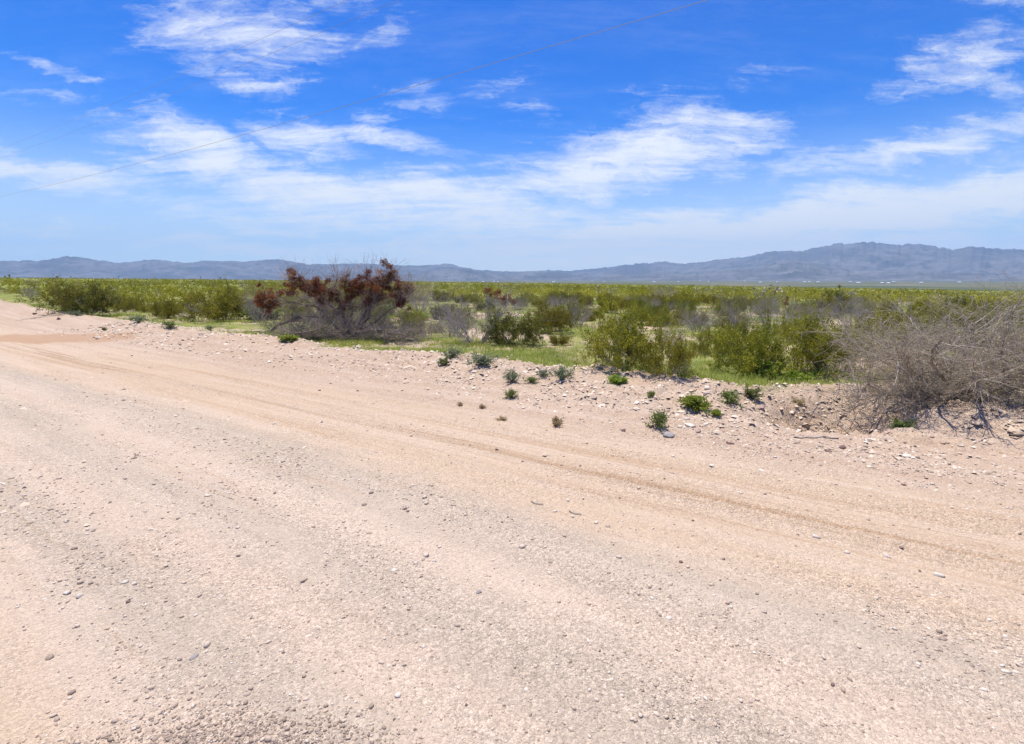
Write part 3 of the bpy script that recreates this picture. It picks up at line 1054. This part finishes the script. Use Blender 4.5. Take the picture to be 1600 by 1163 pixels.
# ------------------------------------------------------------------ the scrub plain
def scatter_plain():
    g = np.random.default_rng(11)
    n_c, n_g = 0, 0
    creo_made, grey_made = [], []
    tries = 0
    while (n_c < 235 or n_g < 50) and tries < 20000:
        tries += 1
        r = math.sqrt(g.uniform(17 ** 2, 66 ** 2))
        a = math.radians(g.uniform(-49, 49))
        x, y = r * math.sin(a), r * math.cos(a)
        u, v = uv(np.array([x]), np.array([y]))
        v = float(v[0])
        if v < 14.8 + 1.0 * g.random():
            continue
        bare = float(fbm(np.array([x * .13]), np.array([y * .13]), 3, 71)[0])
        if bare < .43 or (r < 24 and g.random() < .6):
            continue
        w = g.uniform(.9, 2.1)
        ok = all((x - tx) ** 2 + (y - ty) ** 2 > (tr + w * .36) ** 2 for tx, ty, tr in taken)
        if not ok:
            continue
        z = hz(x, y)
        if g.random() < .80 and n_c < 235:
            h = w * g.uniform(.46, .64)
            taken.append((x, y, w * .40)); n_c += 1
            k = int(g.integers(0, 5))
            creo_made.append((plant('creosote_bush', CREO[k], (x, y, z - .03), w, h, g.uniform(0, 6.28), 'x', 'shrub', 'x'), k, x, y, w))
        elif n_g < 50:
            h = w * g.uniform(.55, .8)
            taken.append((x, y, w * .40)); n_g += 1
            grey_made.append((plant('thorn_bush', GREYS[g.integers(0, 4)], (x, y, z - .03), w, h, g.uniform(0, 6.28), 'x', 'shrub', 'x'), 0, x, y, w))
    SZ = lambda w: 'small' if w < 1.25 else 'large' if w > 1.75 else 'middling'
    near = lambda x, y, lst, d: any(0 < (x - q[2]) ** 2 + (y - q[3]) ** 2 < d * d for q in lst)
    for e, k, x, y, w in creo_made:
        hue = 'dark green' if k == 1 else 'brownish olive' if k == 4 else 'olive green'
        by = 'standing beside a bare grey bush' if near(x, y, grey_made, 2.6) else 'crowded by other creosotes' if near(x, y, creo_made, 2.2) else 'standing alone'
        e['label'] = f'{SZ(w)} {hue} creosote bush {by} well back on the plain'
        e['group'] = f'{SZ(w)} {hue} creosotes {by}'
    for e, k, x, y, w in grey_made:
        by = 'pressed against a creosote' if near(x, y, creo_made, 1.9) else 'near other bare bushes' if near(x, y, grey_made, 4.5) else 'in an open gap'
        e['label'] = f'{SZ(w)} leafless grey bush {by} well back on the plain'
        e['group'] = f'{SZ(w)} grey bushes {by}'


scatter_plain()


def distant_scrub():
    g = np.random.default_rng(21)
    V, T = [], []

    def batch(n, r0, r1, k, leaf, hrange, power, green):
        r = (g.random(n) * (r1 ** power - r0 ** power) + r0 ** power) ** (1 / power)
        a = np.radians(g.uniform(-56, 56, n))
        x, y = r * np.sin(a), r * np.cos(a)
        u, v = uv(x, y)
        keep = (v > 16) & (fbm(x * .05, y * .05, 3, 71) > .36)
        x, y, r = x[keep], y[keep], r[keep]
        n = len(x)
        z = height(x, y)
        w = g.uniform(*hrange, n) * 1.15 * g.lognormal(0, .15, n)
        h = w * g.uniform(.5, .72, n)
        d = g.normal(size=(n, k, 3)); d /= np.linalg.norm(d, axis=2, keepdims=True)
        d[:, :, 2] = np.abs(d[:, :, 2])
        rad = g.random((n, k, 1)) ** .4
        p = d * rad * np.stack([w * .55, w * .55, h], -1)[:, None, :]
        p[:, :, 2] = p[:, :, 2] * .92 + .05
        p = p + np.stack([x, y, z], -1)[:, None, :]
        tint = np.clip((fbm(x * .02, y * .02, 3, 79) * 1.3 - .3)[:, None] + g.random(n)[:, None] * .45 + g.random((n, k)) * .3 - .1, 0, 1)
        L = np.repeat((leaf * w)[:, None], k, 1).ravel()
        P = p.reshape(-1, 3)
        dd = g.normal(size=P.shape); dd[:, 2] += .4
        dd /= np.linalg.norm(dd, axis=1, keepdims=True)
        s = np.cross(dd, g.normal(size=P.shape)); s /= np.linalg.norm(s, axis=1, keepdims=True)
        q = np.stack([P - dd * L[:, None] * .5, P + s * L[:, None] * .3, P + dd * L[:, None] * .5, P - s * L[:, None] * .3], 1)
        return q.reshape(-1, 3), np.repeat(tint.ravel(), 4)
    out = []
    for args in ((1200, 62, 120, 110, .10, (1.1, 2.2), 2, 0), (3200, 120, 320, 46, .155, (1.3, 2.5), 1.7, 0), (7500, 320, 1400, 16, .27, (1.5, 3.0), 1.5, 0)):
        out.append(batch(*args))
    V = np.concatenate([o[0] for o in out]); T = np.concatenate([o[1] for o in out])
    F = np.arange(len(V)).reshape(-1, 4)
    o = link('distant_scrub', mesh_np('distant_scrub', V, F, M_CREO, {'tint': T}))
    tag(o, 'far mass of olive creosote scrub running to the horizon', 'scrub', kind='stuff')
    # pale bare bushes mixed into it
    n = 500
    q, tt = batch(n, 62, 260, 60, .11, (1.0, 2.2), 1.8, 1)
    F = np.arange(len(q)).reshape(-1, 4)
    o = link('distant_bare_scrub', mesh_np('distant_bare_scrub', q, F, M_GREYTWIG, {'tint': tt * .45}))
    tag(o, 'far pale grey bare bushes mixed into the green scrub', 'scrub', kind='stuff')


distant_scrub()


# yuccas poking above the horizon line
def yucca(px, py, label):
    x, y, z = at(px, py)
    d = math.hypot(x, y)
    e = link('yucca', None, None, (x, y, z - .05))
    tag(e, label, 'yucca', 'yuccas on the skyline')
    g = np.random.default_rng(int(px))
    hh = g.uniform(2.4, 3.2)
    link('trunk', pack('yucca_trunk', tubes([(0, 0, 0, .04, .02, hh, .11, .09, .4)]), M_DARKBARK), e)
    pts = np.tile(np.array([[.04, .02, hh]]), (120, 1)) + g.normal(size=(120, 3)) * .06
    link('leaf_crown', pack('yucca_crown', leaves(pts, .62, g, .25, .09), M_DEEP), e)


for px, py in ((314, 440), (111, 437), (1310, 462), (16, 440), (186, 438), (345, 441)):
    yucca(px, py, 'dark spiky yucca standing above the far scrub')


# ------------------------------------------------------------------ grass and low growth
def blades(name, label, X, Y, hts, per, mat, g, spread=.10, width=.007, lean=.45, kind='stuff'):
    n = len(X)
    Z = height(X, Y)
    k = n * per
    bx = np.repeat(X, per) + g.normal(size=k) * np.repeat(spread * (.5 + hts * 2.0), per)
    by = np.repeat(Y, per) + g.normal(size=k) * np.repeat(spread * (.5 + hts * 2.0), per)
    bz = height(bx, by) - .01
    h = np.repeat(hts, per) * g.uniform(.45, 1.15, k)
    a = g.uniform(0, 6.283, k)
    le = g.uniform(0, lean, k) * h
    p = np.stack([bx, by, bz], -1)
    wv = np.stack([np.cos(a + 1.57), np.sin(a + 1.57), np.zeros(k)], -1) * (width * g.uniform(.6, 1.4, k))[:, None]
    tipd = np.stack([np.cos(a) * le, np.sin(a) * le, h], -1)
    V = np.stack([p - wv, p + wv, p + tipd], 1).reshape(-1, 3)
    F = np.arange(k * 3).reshape(-1, 3)
    t = np.clip(np.repeat(g.random(n), per) * .7 + g.random(k) * .4 - .05, 0, 1)
    o = link(name, mesh_np(name, V, F, mat, {'tint': np.repeat(t, 3)}))
    return tag(o, label, 'grass' if 'grass' in name else 'weeds', kind=kind)


def low_growth():
    g = np.random.default_rng(31)
    # lush strip just behind the berm
    U = g.uniform(-3, 22, 8000); Vv = 11.3 + g.gamma(1.7, 1.1, 8000)
    crest = crest_v(U)
    keep = (Vv > crest + .3) & (fbm(U * .5, Vv * .5, 3, 81) > .36)
    U, Vv = U[keep], Vv[keep]
    X = -U * SA + Vv * CA; Y = U * CA + Vv * SA
    blades('grass', 'lush light green grass growing behind the stony berm', X, Y, g.lognormal(math.log(.115), .4, len(X)), 16, M_GRASS, g, .14, .008, 1.5)
    # patchy herbs over the plain
    r = np.sqrt(g.uniform(14 ** 2, 70 ** 2, 16000)); a = np.radians(g.uniform(-54, 54, 16000))
    X, Y = r * np.sin(a), r * np.cos(a)
    u, v = uv(X, Y)
    keep = (v > crest_v(u) + .8) & (fbm(X * .23, Y * .23, 3, 83) > .46)
    X, Y, r = X[keep], Y[keep], r[keep]
    blades('low_weeds', 'patchy bright green low weeds between the bushes', X, Y, g.uniform(.08, .26, len(X)) * (1 + r * .006), 12, M_LIME, g, .16, .012, 1.5)
    r = np.sqrt(g.uniform(14 ** 2, 70 ** 2, 9000)); a = np.radians(g.uniform(-54, 54, 9000))
    X, Y = r * np.sin(a), r * np.cos(a)
    u, v = uv(X, Y)
    keep = (v > crest_v(u) + .8) & (fbm(X * .3, Y * .3, 3, 87) > .50)
    X, Y, r = X[keep], Y[keep], r[keep]
    blades('dry_grass', 'dry straw-coloured grass scattered over the plain', X, Y, g.uniform(.1, .28, len(X)), 10, M_STRAW, g, .12, .007, .6)
    # sparse straw in the hollow
    X = 5.6 + g.normal(size=180) * .75; Y = 9.3 + g.normal(size=180) * .42
    blades('hollow_grass', 'thin dry grass lining the washed-out hollow', X, Y, g.uniform(.06, .16, 180), 9, M_STRAW, g, .10, .004, .9)


low_growth()


# ------------------------------------------------------------------ stones
ICO_V = []
_p = (1 + 5 ** .5) / 2
for a, b in ((1, _p), (1, -_p), (-1, _p), (-1, -_p)):
    ICO_V += [(0, a, b), (a, b, 0), (b, 0, a)]
ICO_V = np.array(ICO_V) / math.hypot(1, _p)
ICO_F = []
for i in range(12):
    for j in range(i + 1, 12):
        for k in range(j + 1, 12):
            if all(abs(np.linalg.norm(ICO_V[p] - ICO_V[q]) - 1.0515) < .01 for p, q in ((i, j), (j, k), (i, k))):
                nrm = np.cross(ICO_V[j] - ICO_V[i], ICO_V[k] - ICO_V[i])
                ICO_F.append((i, j, k) if np.dot(nrm, ICO_V[i]) > 0 else (i, k, j))
ICO_F = np.array(ICO_F)
OCT_V = np.array([(1, 0, 0), (0, 1, 0), (-1, 0, 0), (0, -1, 0), (0, 0, 1), (0, 0, -1)], float)
OCT_F = np.array([(0, 1, 4), (1, 2, 4), (2, 3, 4), (3, 0, 4)])


def gravel(name, label, X, Y, size, tint, g, ico=True):
    n = len(X)
    Z = height(X, Y)
    B, Fc = (ICO_V, ICO_F) if ico else (OCT_V, OCT_F)
    k = len(B)
    v = B[None] * g.uniform(.68, 1.25, (n, k, 1))
    sc = np.stack([size * g.uniform(.8, 1.35, n), size * g.uniform(.65, 1.1, n), size * g.uniform(.45, .85, n)], -1)
    v = v * sc[:, None, :]
    th = g.uniform(0, 6.283, n)
    tl = g.normal(size=n) * .35
    c, s = np.cos(tl)[:, None], np.sin(tl)[:, None]
    y2, z2 = v[..., 1] * c - v[..., 2] * s, v[..., 1] * s + v[..., 2] * c
    v = np.stack([v[..., 0], y2, z2], -1)
    c, s = np.cos(th)[:, None], np.sin(th)[:, None]
    x2, y2 = v[..., 0] * c - v[..., 1] * s, v[..., 0] * s + v[..., 1] * c
    v = np.stack([x2 + X[:, None], y2 + Y[:, None], v[..., 2] + (Z + size * g.uniform(-.25, .32, n))[:, None]], -1)
    F = (np.arange(n) * k)[:, None, None] + Fc[None]
    o = link(name, mesh_np(name, v.reshape(-1, 3), F.reshape(-1, 3), M_GRAVEL, {'tint': np.repeat(tint, k)}))
    return tag(o, label, 'gravel', kind='stuff')


def all_gravel():
    g = np.random.default_rng(41)

    def zone(X, Y):
        u, v = uv(X, Y)
        w = v + (fbm(u * .14, v * .4, 3, 91) - .5) * .9
        d = .13 + 1.0 * np.exp(-((w - 4.1) / .45) ** 2) + .6 * np.exp(-((w - 2.75) / .38) ** 2) + .8 * np.exp(-((w - 1.35) / .4) ** 2) + .5 * np.exp(-((w - .0) / .4) ** 2)
        d = d + .95 * smooth(7.2, 8.8, v) + .25 * (v < -.5)
        d = d - .06 * np.exp(-((w - 6.2) / .8) ** 2)
        d = d * (.35 + 1.3 * smooth(.35, .65, fbm(X * .9, Y * .9, 3, 93)))
        return d, v
    # close by: small pebbles
    n = 78000
    r = 1.9 * (9.0 / 1.9) ** g.random(n); a = np.radians(g.uniform(-54, 54, n))
    X, Y = r * np.sin(a), r * np.cos(a)
    d, v = zone(X, Y)
    k = (g.random(n) < d * .72) & (v < 13)
    X, Y, r = X[k], Y[k], r[k]
    size = np.clip(.0036 * g.lognormal(0, .56, len(X)) * (1 + .21 * (r - 2)), .0022, .03)
    gravel('loose_gravel', 'fine loose gravel strewn over the near road', X, Y, size, g.beta(1.5, 1.35, len(X)), g, True)
    # farther: bigger pebbles only
    n = 90000
    r = 6.5 * (34.0 / 6.5) ** g.random(n); a = np.radians(g.uniform(-60, 60, n))
    X, Y = r * np.sin(a), r * np.cos(a)
    d, v = zone(X, Y)
    k = (g.random(n) < d * .66) & (v < 13.4)
    X, Y, r, v = X[k], Y[k], r[k], v[k]
    size = np.clip(.0075 * g.lognormal(0, .52, len(X)) * (1 + .07 * (r - 6)) * (1 + 1.3 * smooth(7.6, 9.5, v)), .005, .09)
    gravel('coarse_gravel', 'coarser gravel and pebbles over the shoulder and berm', X, Y, size, g.beta(1.4, 1.4, len(X)), g, False)
    # added stones, tinted dark to imitate the camera car's shadow and blending
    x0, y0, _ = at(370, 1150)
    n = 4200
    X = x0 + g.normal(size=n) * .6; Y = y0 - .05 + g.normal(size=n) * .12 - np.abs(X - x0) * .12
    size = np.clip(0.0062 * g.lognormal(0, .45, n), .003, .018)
    gravel('car_shadow_gravel', 'patch of coarse greyish dark gravel at the road middle', X, Y, size, g.beta(1.0, 2.6, n) * .6, g, True)


all_gravel()


def stone_mesh(seed, mat, flat=.7):
    g = np.random.default_rng(seed)
    # once-divided icosahedron, knocked about into an angular stone
    vs = [tuple(v) for v in ICO_V]
    cache, fs = {}, []
    def mid(a, b):
        key = (min(a, b), max(a, b))
        if key not in cache:
            m = (np.array(vs[a]) + np.array(vs[b])) / 2
            vs.append(tuple(m / np.linalg.norm(m)))
            cache[key] = len(vs) - 1
        return cache[key]
    for a, b, c in ICO_F:
        ab, bc, ca = mid(a, b), mid(b, c), mid(c, a)
        fs += [(a, ab, ca), (ab, b, bc), (ca, bc, c), (ab, bc, ca)]
    V = np.array(vs)
    for _ in range(11):           # chop flat facets
        nrm = g.normal(size=3); nrm /= np.linalg.norm(nrm)
        dist = g.uniform(.42, .8)
        ex = V @ nrm - dist
        V = V - np.maximum(ex, 0)[:, None] * nrm
    V *= g.uniform(.9, 1.1, (len(V), 1))
    V *= np.array([1.15, .85, flat])
    return mesh_np('stone', V, np.array(fs), mat, {'tint': np.clip(.5 + g.normal(size=len(V)) * .12, 0, 1)})


STONES = {k: [stone_mesh(500 + 10 * i + j, m) for j in range(4)] for i, (k, m) in enumerate((('pale', M_PALE), ('dark', M_DARK), ('pink', M_PINK), ('grey', M_GREY)))}


def stone(kind, x, y, r, label, group=None, flat=1.0, name='stone', sizes=None):
    if sizes:
        sz = 'tiny' if r < sizes[0] else 'big' if r > sizes[1] else 'mid-sized'
        fl = ' flat' if flat < .8 else ''
        label = f'{sz}{fl} {label}'
        group = f'{sz}{fl} {group}'
    o = link(name, STONES[kind][random.randrange(4)], None, (x, y, hz(x, y) + r * .14 * flat), (random.uniform(-.25, .25), random.uniform(-.25, .25), random.uniform(0, 6.28)), (r, r, r * flat))
    return tag(o, label, 'stone', group)


def pstone(kind, px, py, wpx, label, flat=1.0):
    x, y, z, w, _ = by_photo(px, py, wpx, 1)
    return stone(kind, x, y, w / 2, label, 'single stones by the road', flat)


pstone('grey', 1046, 682, 24, 'rounded grey stone at the foot of the leafy weed', .8)
pstone('pale', 1063, 668, 12, 'small white stone left of the long white stone')
pstone('pale', 1078, 667, 19, 'long white stone lying by the leafy weed', .8)
pstone('pink', 1090, 674, 13, 'pinkish stone touching the long white stone')
pstone('pale', 1102, 664, 11, 'pale stone at the right end of the white stone row')
pstone('pink', 1186, 638, 20, 'rounded pink rock on the berm by the pale grassy weed', .9)
pstone('dark', 1317, 702, 14, 'round dark stone below the washed-out hollow', 1.1)
pstone('dark', 1294, 705, 12, 'flat dark stone beside the round dark one', .5)
pstone('pale', 1105, 608, 14, 'white stone on the crest above the bright green mat')
pstone('pale', 1101, 616, 12, 'white stone just under the crest stone')
pstone('dark', 1018, 668, 9, 'dark stone left of the leafy weed')
pstone('dark', 974, 673, 10, 'dark reddish stone at the foot of the berm')
pstone('pale', 650, 881, 10, 'round white pebble standing out on the smooth road')
pstone('pale', 678, 877, 9, 'second white pebble beside the round one on the smooth road')
pstone('pale', 1275, 840, 13, 'chalky white stone by the tyre track')
pstone('pale', 1385, 870, 13, 'pale stone with a dark underside in the orange track')
pstone('pale', 1466, 900, 16, 'flat pale stone in the orange track')
pstone('dark', 1437, 893, 7, 'small dark stone next to the flat pale one')
pstone('dark', 1408, 856, 8, 'small flat dark stone above the orange track', .6)
pstone('dark', 776, 703, 6, 'small dark stone on the tan shoulder')
pstone('pale', 867, 800, 8, 'white chip near the curved twig')
pstone('pale', 932, 817, 9, 'white chip beyond the second curved twig')
pstone('pale', 105, 928, 13, 'bright white stone in the rough gravel')
pstone('pale', 124, 933, 14, 'cream stone beside the bright white one')
pstone('pale', 211, 913, 11, 'white stone with a dark back in rough gravel')
pstone('pale', 196, 911, 12, 'cream stone against the dark-backed white one')
pstone('dark', 200, 941, 9, 'dark split stone in rough gravel')
pstone('pale', 196, 963, 8, 'small cream stone below the dark split one')
pstone('grey', 302, 1027, 17, 'flat grey pebble pressed into the road', .5)
pstone('grey', 748, 926, 10, 'dark grey lump on the smooth road')
pstone('pale', 1190, 735, 12, 'white flake on the tan shoulder below the hollow', .4)
pstone('pale', 1112, 728, 12, 'crumbly white stone on the tan shoulder', .5)
pstone('dark', 1140, 693, 14, 'low dark brown clod at the shoulder', .5)
pstone('pale', 152, 530, 11, 'white stone at the end of the damp brown patch')
pstone('pink', 1385, 677, 18, 'pale rounded clod on the hollow lip', .7)
pstone('dark', 55, 491, 8, 'dark stone on the far shoulder')
pstone('dark', 92, 499, 9, 'dark brown stone below the low forb')


def scatter_stones():
    g = np.random.default_rng(61)
    done = 0
    while done < 105:              # berm rocks
        u_ = g.uniform(-4.5, 34); v_ = g.uniform(8.2, 12.6)
        x, y = -u_ * SA + v_ * CA, u_ * CA + v_ * SA
        if abs(x / max(y, .1)) > 1.05 or math.hypot(x - 5.7, y - 9.2) < 1.2:
            continue
        kind = ('pale', 'pink', 'dark', 'grey')[g.choice(4, p=(.42, .33, .15, .10))]
        stone(kind, x, y, float(np.clip(.038 * g.lognormal(0, .42), .02, .11)),
              {'pale': 'whitish stone lying loose on the berm slope', 'pink': 'pinkish stone lying loose on the berm slope',
               'dark': 'dark brown stone lying loose on the berm slope', 'grey': 'grey stone lying loose on the berm slope'}[kind],
              kind + ' stones on the berm slope', g.uniform(.65, 1.1), sizes=(.03, .05))
        done += 1
    done = 0
    while done < 45:               # white row along the crest
        u_ = g.uniform(2, 30)
        crest = float(crest_v(u_))
        v_ = crest + g.normal() * .25
        x, y = -u_ * SA + v_ * CA, u_ * CA + v_ * SA
        stone('pale', x, y, float(np.clip(.055 * g.lognormal(0, .35), .03, .12)), 'white rock on the berm crest', 'white rocks along the berm crest', g.uniform(.65, 1.0), sizes=(.045, .068))
        done += 1
    done = 0
    while done < 90:               # strays on the road and shoulder
        r = 2.6 * (16 / 2.6) ** g.random(); a = math.radians(g.uniform(-46, 46))
        x, y = r * math.sin(a), r * math.cos(a)
        u, v = uv(np.array([x]), np.array([y]))
        if v[0] > 7.8:
            continue
        kind = ('pale', 'pink', 'dark')[g.choice(3, p=(.45, .25, .30))]
        stone(kind, x, y, float(np.clip(.0055 * r ** .55 * g.lognormal(0, .35), .007, .045)),
              {'pale': 'whitish pebble loose on the gravel road', 'pink': 'pinkish pebble loose on the gravel road', 'dark': 'dark pebble loose on the gravel road'}[kind],
              kind + ' pebbles on the road', g.uniform(.65, 1.1), sizes=(.012, .02))
        done += 1


scatter_stones()


# twigs lying about ------------------------------------------------
def twig(px0, py0, px1, py1, r, label, sag=.0, mat=M_TANTWIG):
    a = np.array(at(px0, py0)); b = np.array(at(px1, py1))
    n = 6
    pts = [a + (b - a) * i / n for i in range(n + 1)]
    c = np.cross(b - a, (0, 0, 1)); c /= np.linalg.norm(c)
    pts = [p + c * sag * math.sin(math.pi * i / n) for i, p in enumerate(pts)]
    pts = [np.array((p[0], p[1], hz(p[0], p[1]) + r * 1.2)) for p in pts]
    segs = [(*(p - a), *(q - a), r, r * .9, .4) for p, q in zip(pts[:-1], pts[1:])]
    o = link('twig', pack('twig', tubes(segs), mat), None, tuple(a))
    tag(o, label, 'twig', 'twigs on the ground')


twig(830, 784, 849, 789, .009, 'curved brown twig on the orange track', .03)
twig(889, 799, 910, 805, .009, 'second curved twig beyond the white chip', .03)
twig(1577, 683, 1640, 668, .025, 'dark stick lying on the mound by the dead shrub', .05, M_DARKBARK)
twig(1236, 655, 1330, 688, .012, 'thin grey stick lying across the hollow', .05, M_GREYTWIG)
twig(1240, 684, 1310, 686, .012, 'flat grey stick on the hollow lip', .03, M_GREYTWIG)
twig(420, 518, 375, 521, .03, 'dead branch fallen on the berm by the mesquite', .1, M_DARKBARK)


# ------------------------------------------------------------------ overhead power line
M_WIRE, _t, _b = new_mat('aluminium_wire', .5, .5)
_b.inputs['Base Color'].default_value = (.34, .35, .36, 1)
M_POLE = bark_material('weathered_pole', (.16, .11, .075), (.28, .21, .15))
UA, UB = 84.0, -24.0


def xyv(u, v):
    c = .0
    return -u * SA + v * CA, u * CA + v * SA


def cable(v, z, r, label):
    n = 28
    xa, ya = xyv(UA, v)
    pts = []
    for i in range(n + 1):
        f = i / n
        u = UA + (UB - UA) * f
        x, y = xyv(u, v)
        pts.append((x - xa, y - ya, -4 * .9 * f * (1 - f)))
    segs = [(*p, *q, r, r, .4) for p, q in zip(pts[:-1], pts[1:])]
    o = link('power_cable', pack('power_cable', tubes(segs), M_WIRE), None, (xa, ya, z))
    tag(o, label, 'cable', 'overhead power cables')


cable(15.1, 10.3, .009, 'lowest overhead cable crossing the sky above the road')
cable(14.9, 13.9, .006, 'thin upper overhead cable on the roadside crossarm')
cable(16.0, 13.9, .006, 'thin upper overhead cable at the outer crossarm end')
for u in (UA, UB):
    x, y = xyv(u, 15.35)
    z = hz(x, y)
    e = link('utility_pole', None, None, (x, y, z))
    tag(e, 'weathered wooden utility pole with one crossarm', 'pole', 'poles of the roadside power line')
    link('pole', pack('pole_shaft', tubes([(0, 0, -.5, 0, 0, 7, .17, .14, .5), (0, 0, 7, 0, 0, 13.9 - z, .14, .11, .5)]), M_POLE), e)
    a0, b0 = xyv(0, -.7), xyv(0, .9)
    link('crossarm', pack('pole_crossarm', tubes([(a0[0], a0[1], 13.75 - z, b0[0], b0[1], 13.75 - z, .07, .07, .5)]), M_POLE), e)


# ------------------------------------------------------------------ far houses in the valley
M_HOUSE, _t, _b = new_mat('white_wall', .8, .3)
_b.inputs['Base Color'].default_value = (.80, .79, .76, 1)
M_ROOF, _t, _b = new_mat('pale_metal_roof', .5, .4)
_b.inputs['Base Color'].default_value = (.72, .73, .75, 1)
M_PANE, _t, _b = new_mat('dark_window', .2, .5)
_b.inputs['Base Color'].default_value = (.03, .04, .05, 1)


def house(px, py, L, label):
    d = ray(px, py)
    D = random.uniform(4200, 7800)
    x, y = D * d[0] / math.hypot(d[0], d[1]), D * d[1] / math.hypot(d[0], d[1])
    z = hz(x, y)
    L *= random.uniform(.4, .75)
    W, H = L * .6, 8.0
    e = link('house', None, None, (x, y, z - .3), (0, 0, math.atan2(-x, y) + random.uniform(-.3, .3)))
    tag(e, label, 'house', 'far white houses in the valley')
    a, b = L / 2, W / 2
    V = [(-a, -b, 0), (a, -b, 0), (a, b, 0), (-a, b, 0), (-a, -b, H), (a, -b, H), (a, b, H), (-a, b, H), (-a, 0, H + 3), (a, 0, H + 3)]
    me = bpy.data.meshes.new('house_walls')
    me.from_pydata(V, [], [(0, 1, 5, 4), (1, 2, 6, 9, 5), (2, 3, 7, 6), (3, 0, 4, 8, 7)])
    me.materials.append(M_HOUSE)
    link('walls', me, e)
    a2, b2 = a + .6, b + .8
    me = bpy.data.meshes.new('house_roof')
    me.from_pydata([(-a2, -b2, H - .3), (a2, -b2, H - .3), (a2, 0, H + 3.2), (-a2, 0, H + 3.2), (a2, b2, H - .3), (-a2, b2, H - .3)], [], [(0, 1, 2, 3), (3, 2, 4, 5)])
    me.materials.append(M_ROOF)
    link('roof', me, e)
    for fx in (-.55, .5):
        me = bpy.data.meshes.new('house_window')
        w = L * .06
        me.from_pydata([(fx * a - w, -b - .06, 1.8), (fx * a + w, -b - .06, 1.8), (fx * a + w, -b - .06, 4.2), (fx * a - w, -b - .06, 4.2)], [], [(0, 1, 2, 3)])
        me.materials.append(M_PANE)
        link('window', me, e)


for i, (px, py, L) in enumerate([(1022, 440.5, 40), (1060, 441, 40), (1094, 443.5, 34), (1107, 441, 34), (1163, 441.5, 44), (1188, 442, 34), (1214, 443.5, 30),
                                 (1257, 443, 40), (1264, 442.5, 30), (1278, 443, 36), (1328, 444, 52), (1341, 444, 34), (1378, 443.5, 30), (1388, 443.5, 30),
                                 (1396, 443.5, 46), (1439, 443.5, 30), (1499, 440, 44), (755, 441.5, 38), (772, 440.8, 44), (778, 440.9, 36), (925, 442, 40), (944, 443, 34), (865, 441, 40)]):
    house(px, py, L, 'tiny white house far off in the valley')


# ------------------------------------------------------------------ haze
def build_haze():
    S, z0, z1 = 24500.0, -33.0, 1720.0
    V = [(-S, -S, z0), (S, -S, z0), (S, S, z0), (-S, S, z0), (-S, -S, z1), (S, -S, z1), (S, S, z1), (-S, S, z1)]
    F = [(3, 2, 1, 0), (4, 5, 6, 7), (0, 1, 5, 4), (1, 2, 6, 5), (2, 3, 7, 6), (3, 0, 4, 7)]
    me = bpy.data.meshes.new('haze')
    me.from_pydata(V, [], F)
    mt = bpy.data.materials.new('haze')
    mt.use_nodes = True
    nt = mt.node_tree
    nt.nodes.remove(nt.nodes['Principled BSDF'])
    pv = nt.nodes.new('ShaderNodeVolumePrincipled')
    pv.inputs['Color'].default_value = (.40, .67, 1.0, 1)
    pv.inputs['Density'].default_value = 3.9e-5
    pv.inputs['Density Attribute'].default_value = ''
    pv.inputs['Anisotropy'].default_value = 0.0
    nt.links.new(pv.outputs[0], nt.nodes['Material Output'].inputs['Volume'])
    try:
        mt.cycles.homogeneous_volume = True
    except Exception:
        pass
    me.materials.append(mt)
    tag(link('haze', me), 'pale blue haze hanging over the far valley', 'haze', kind='stuff')


build_haze()
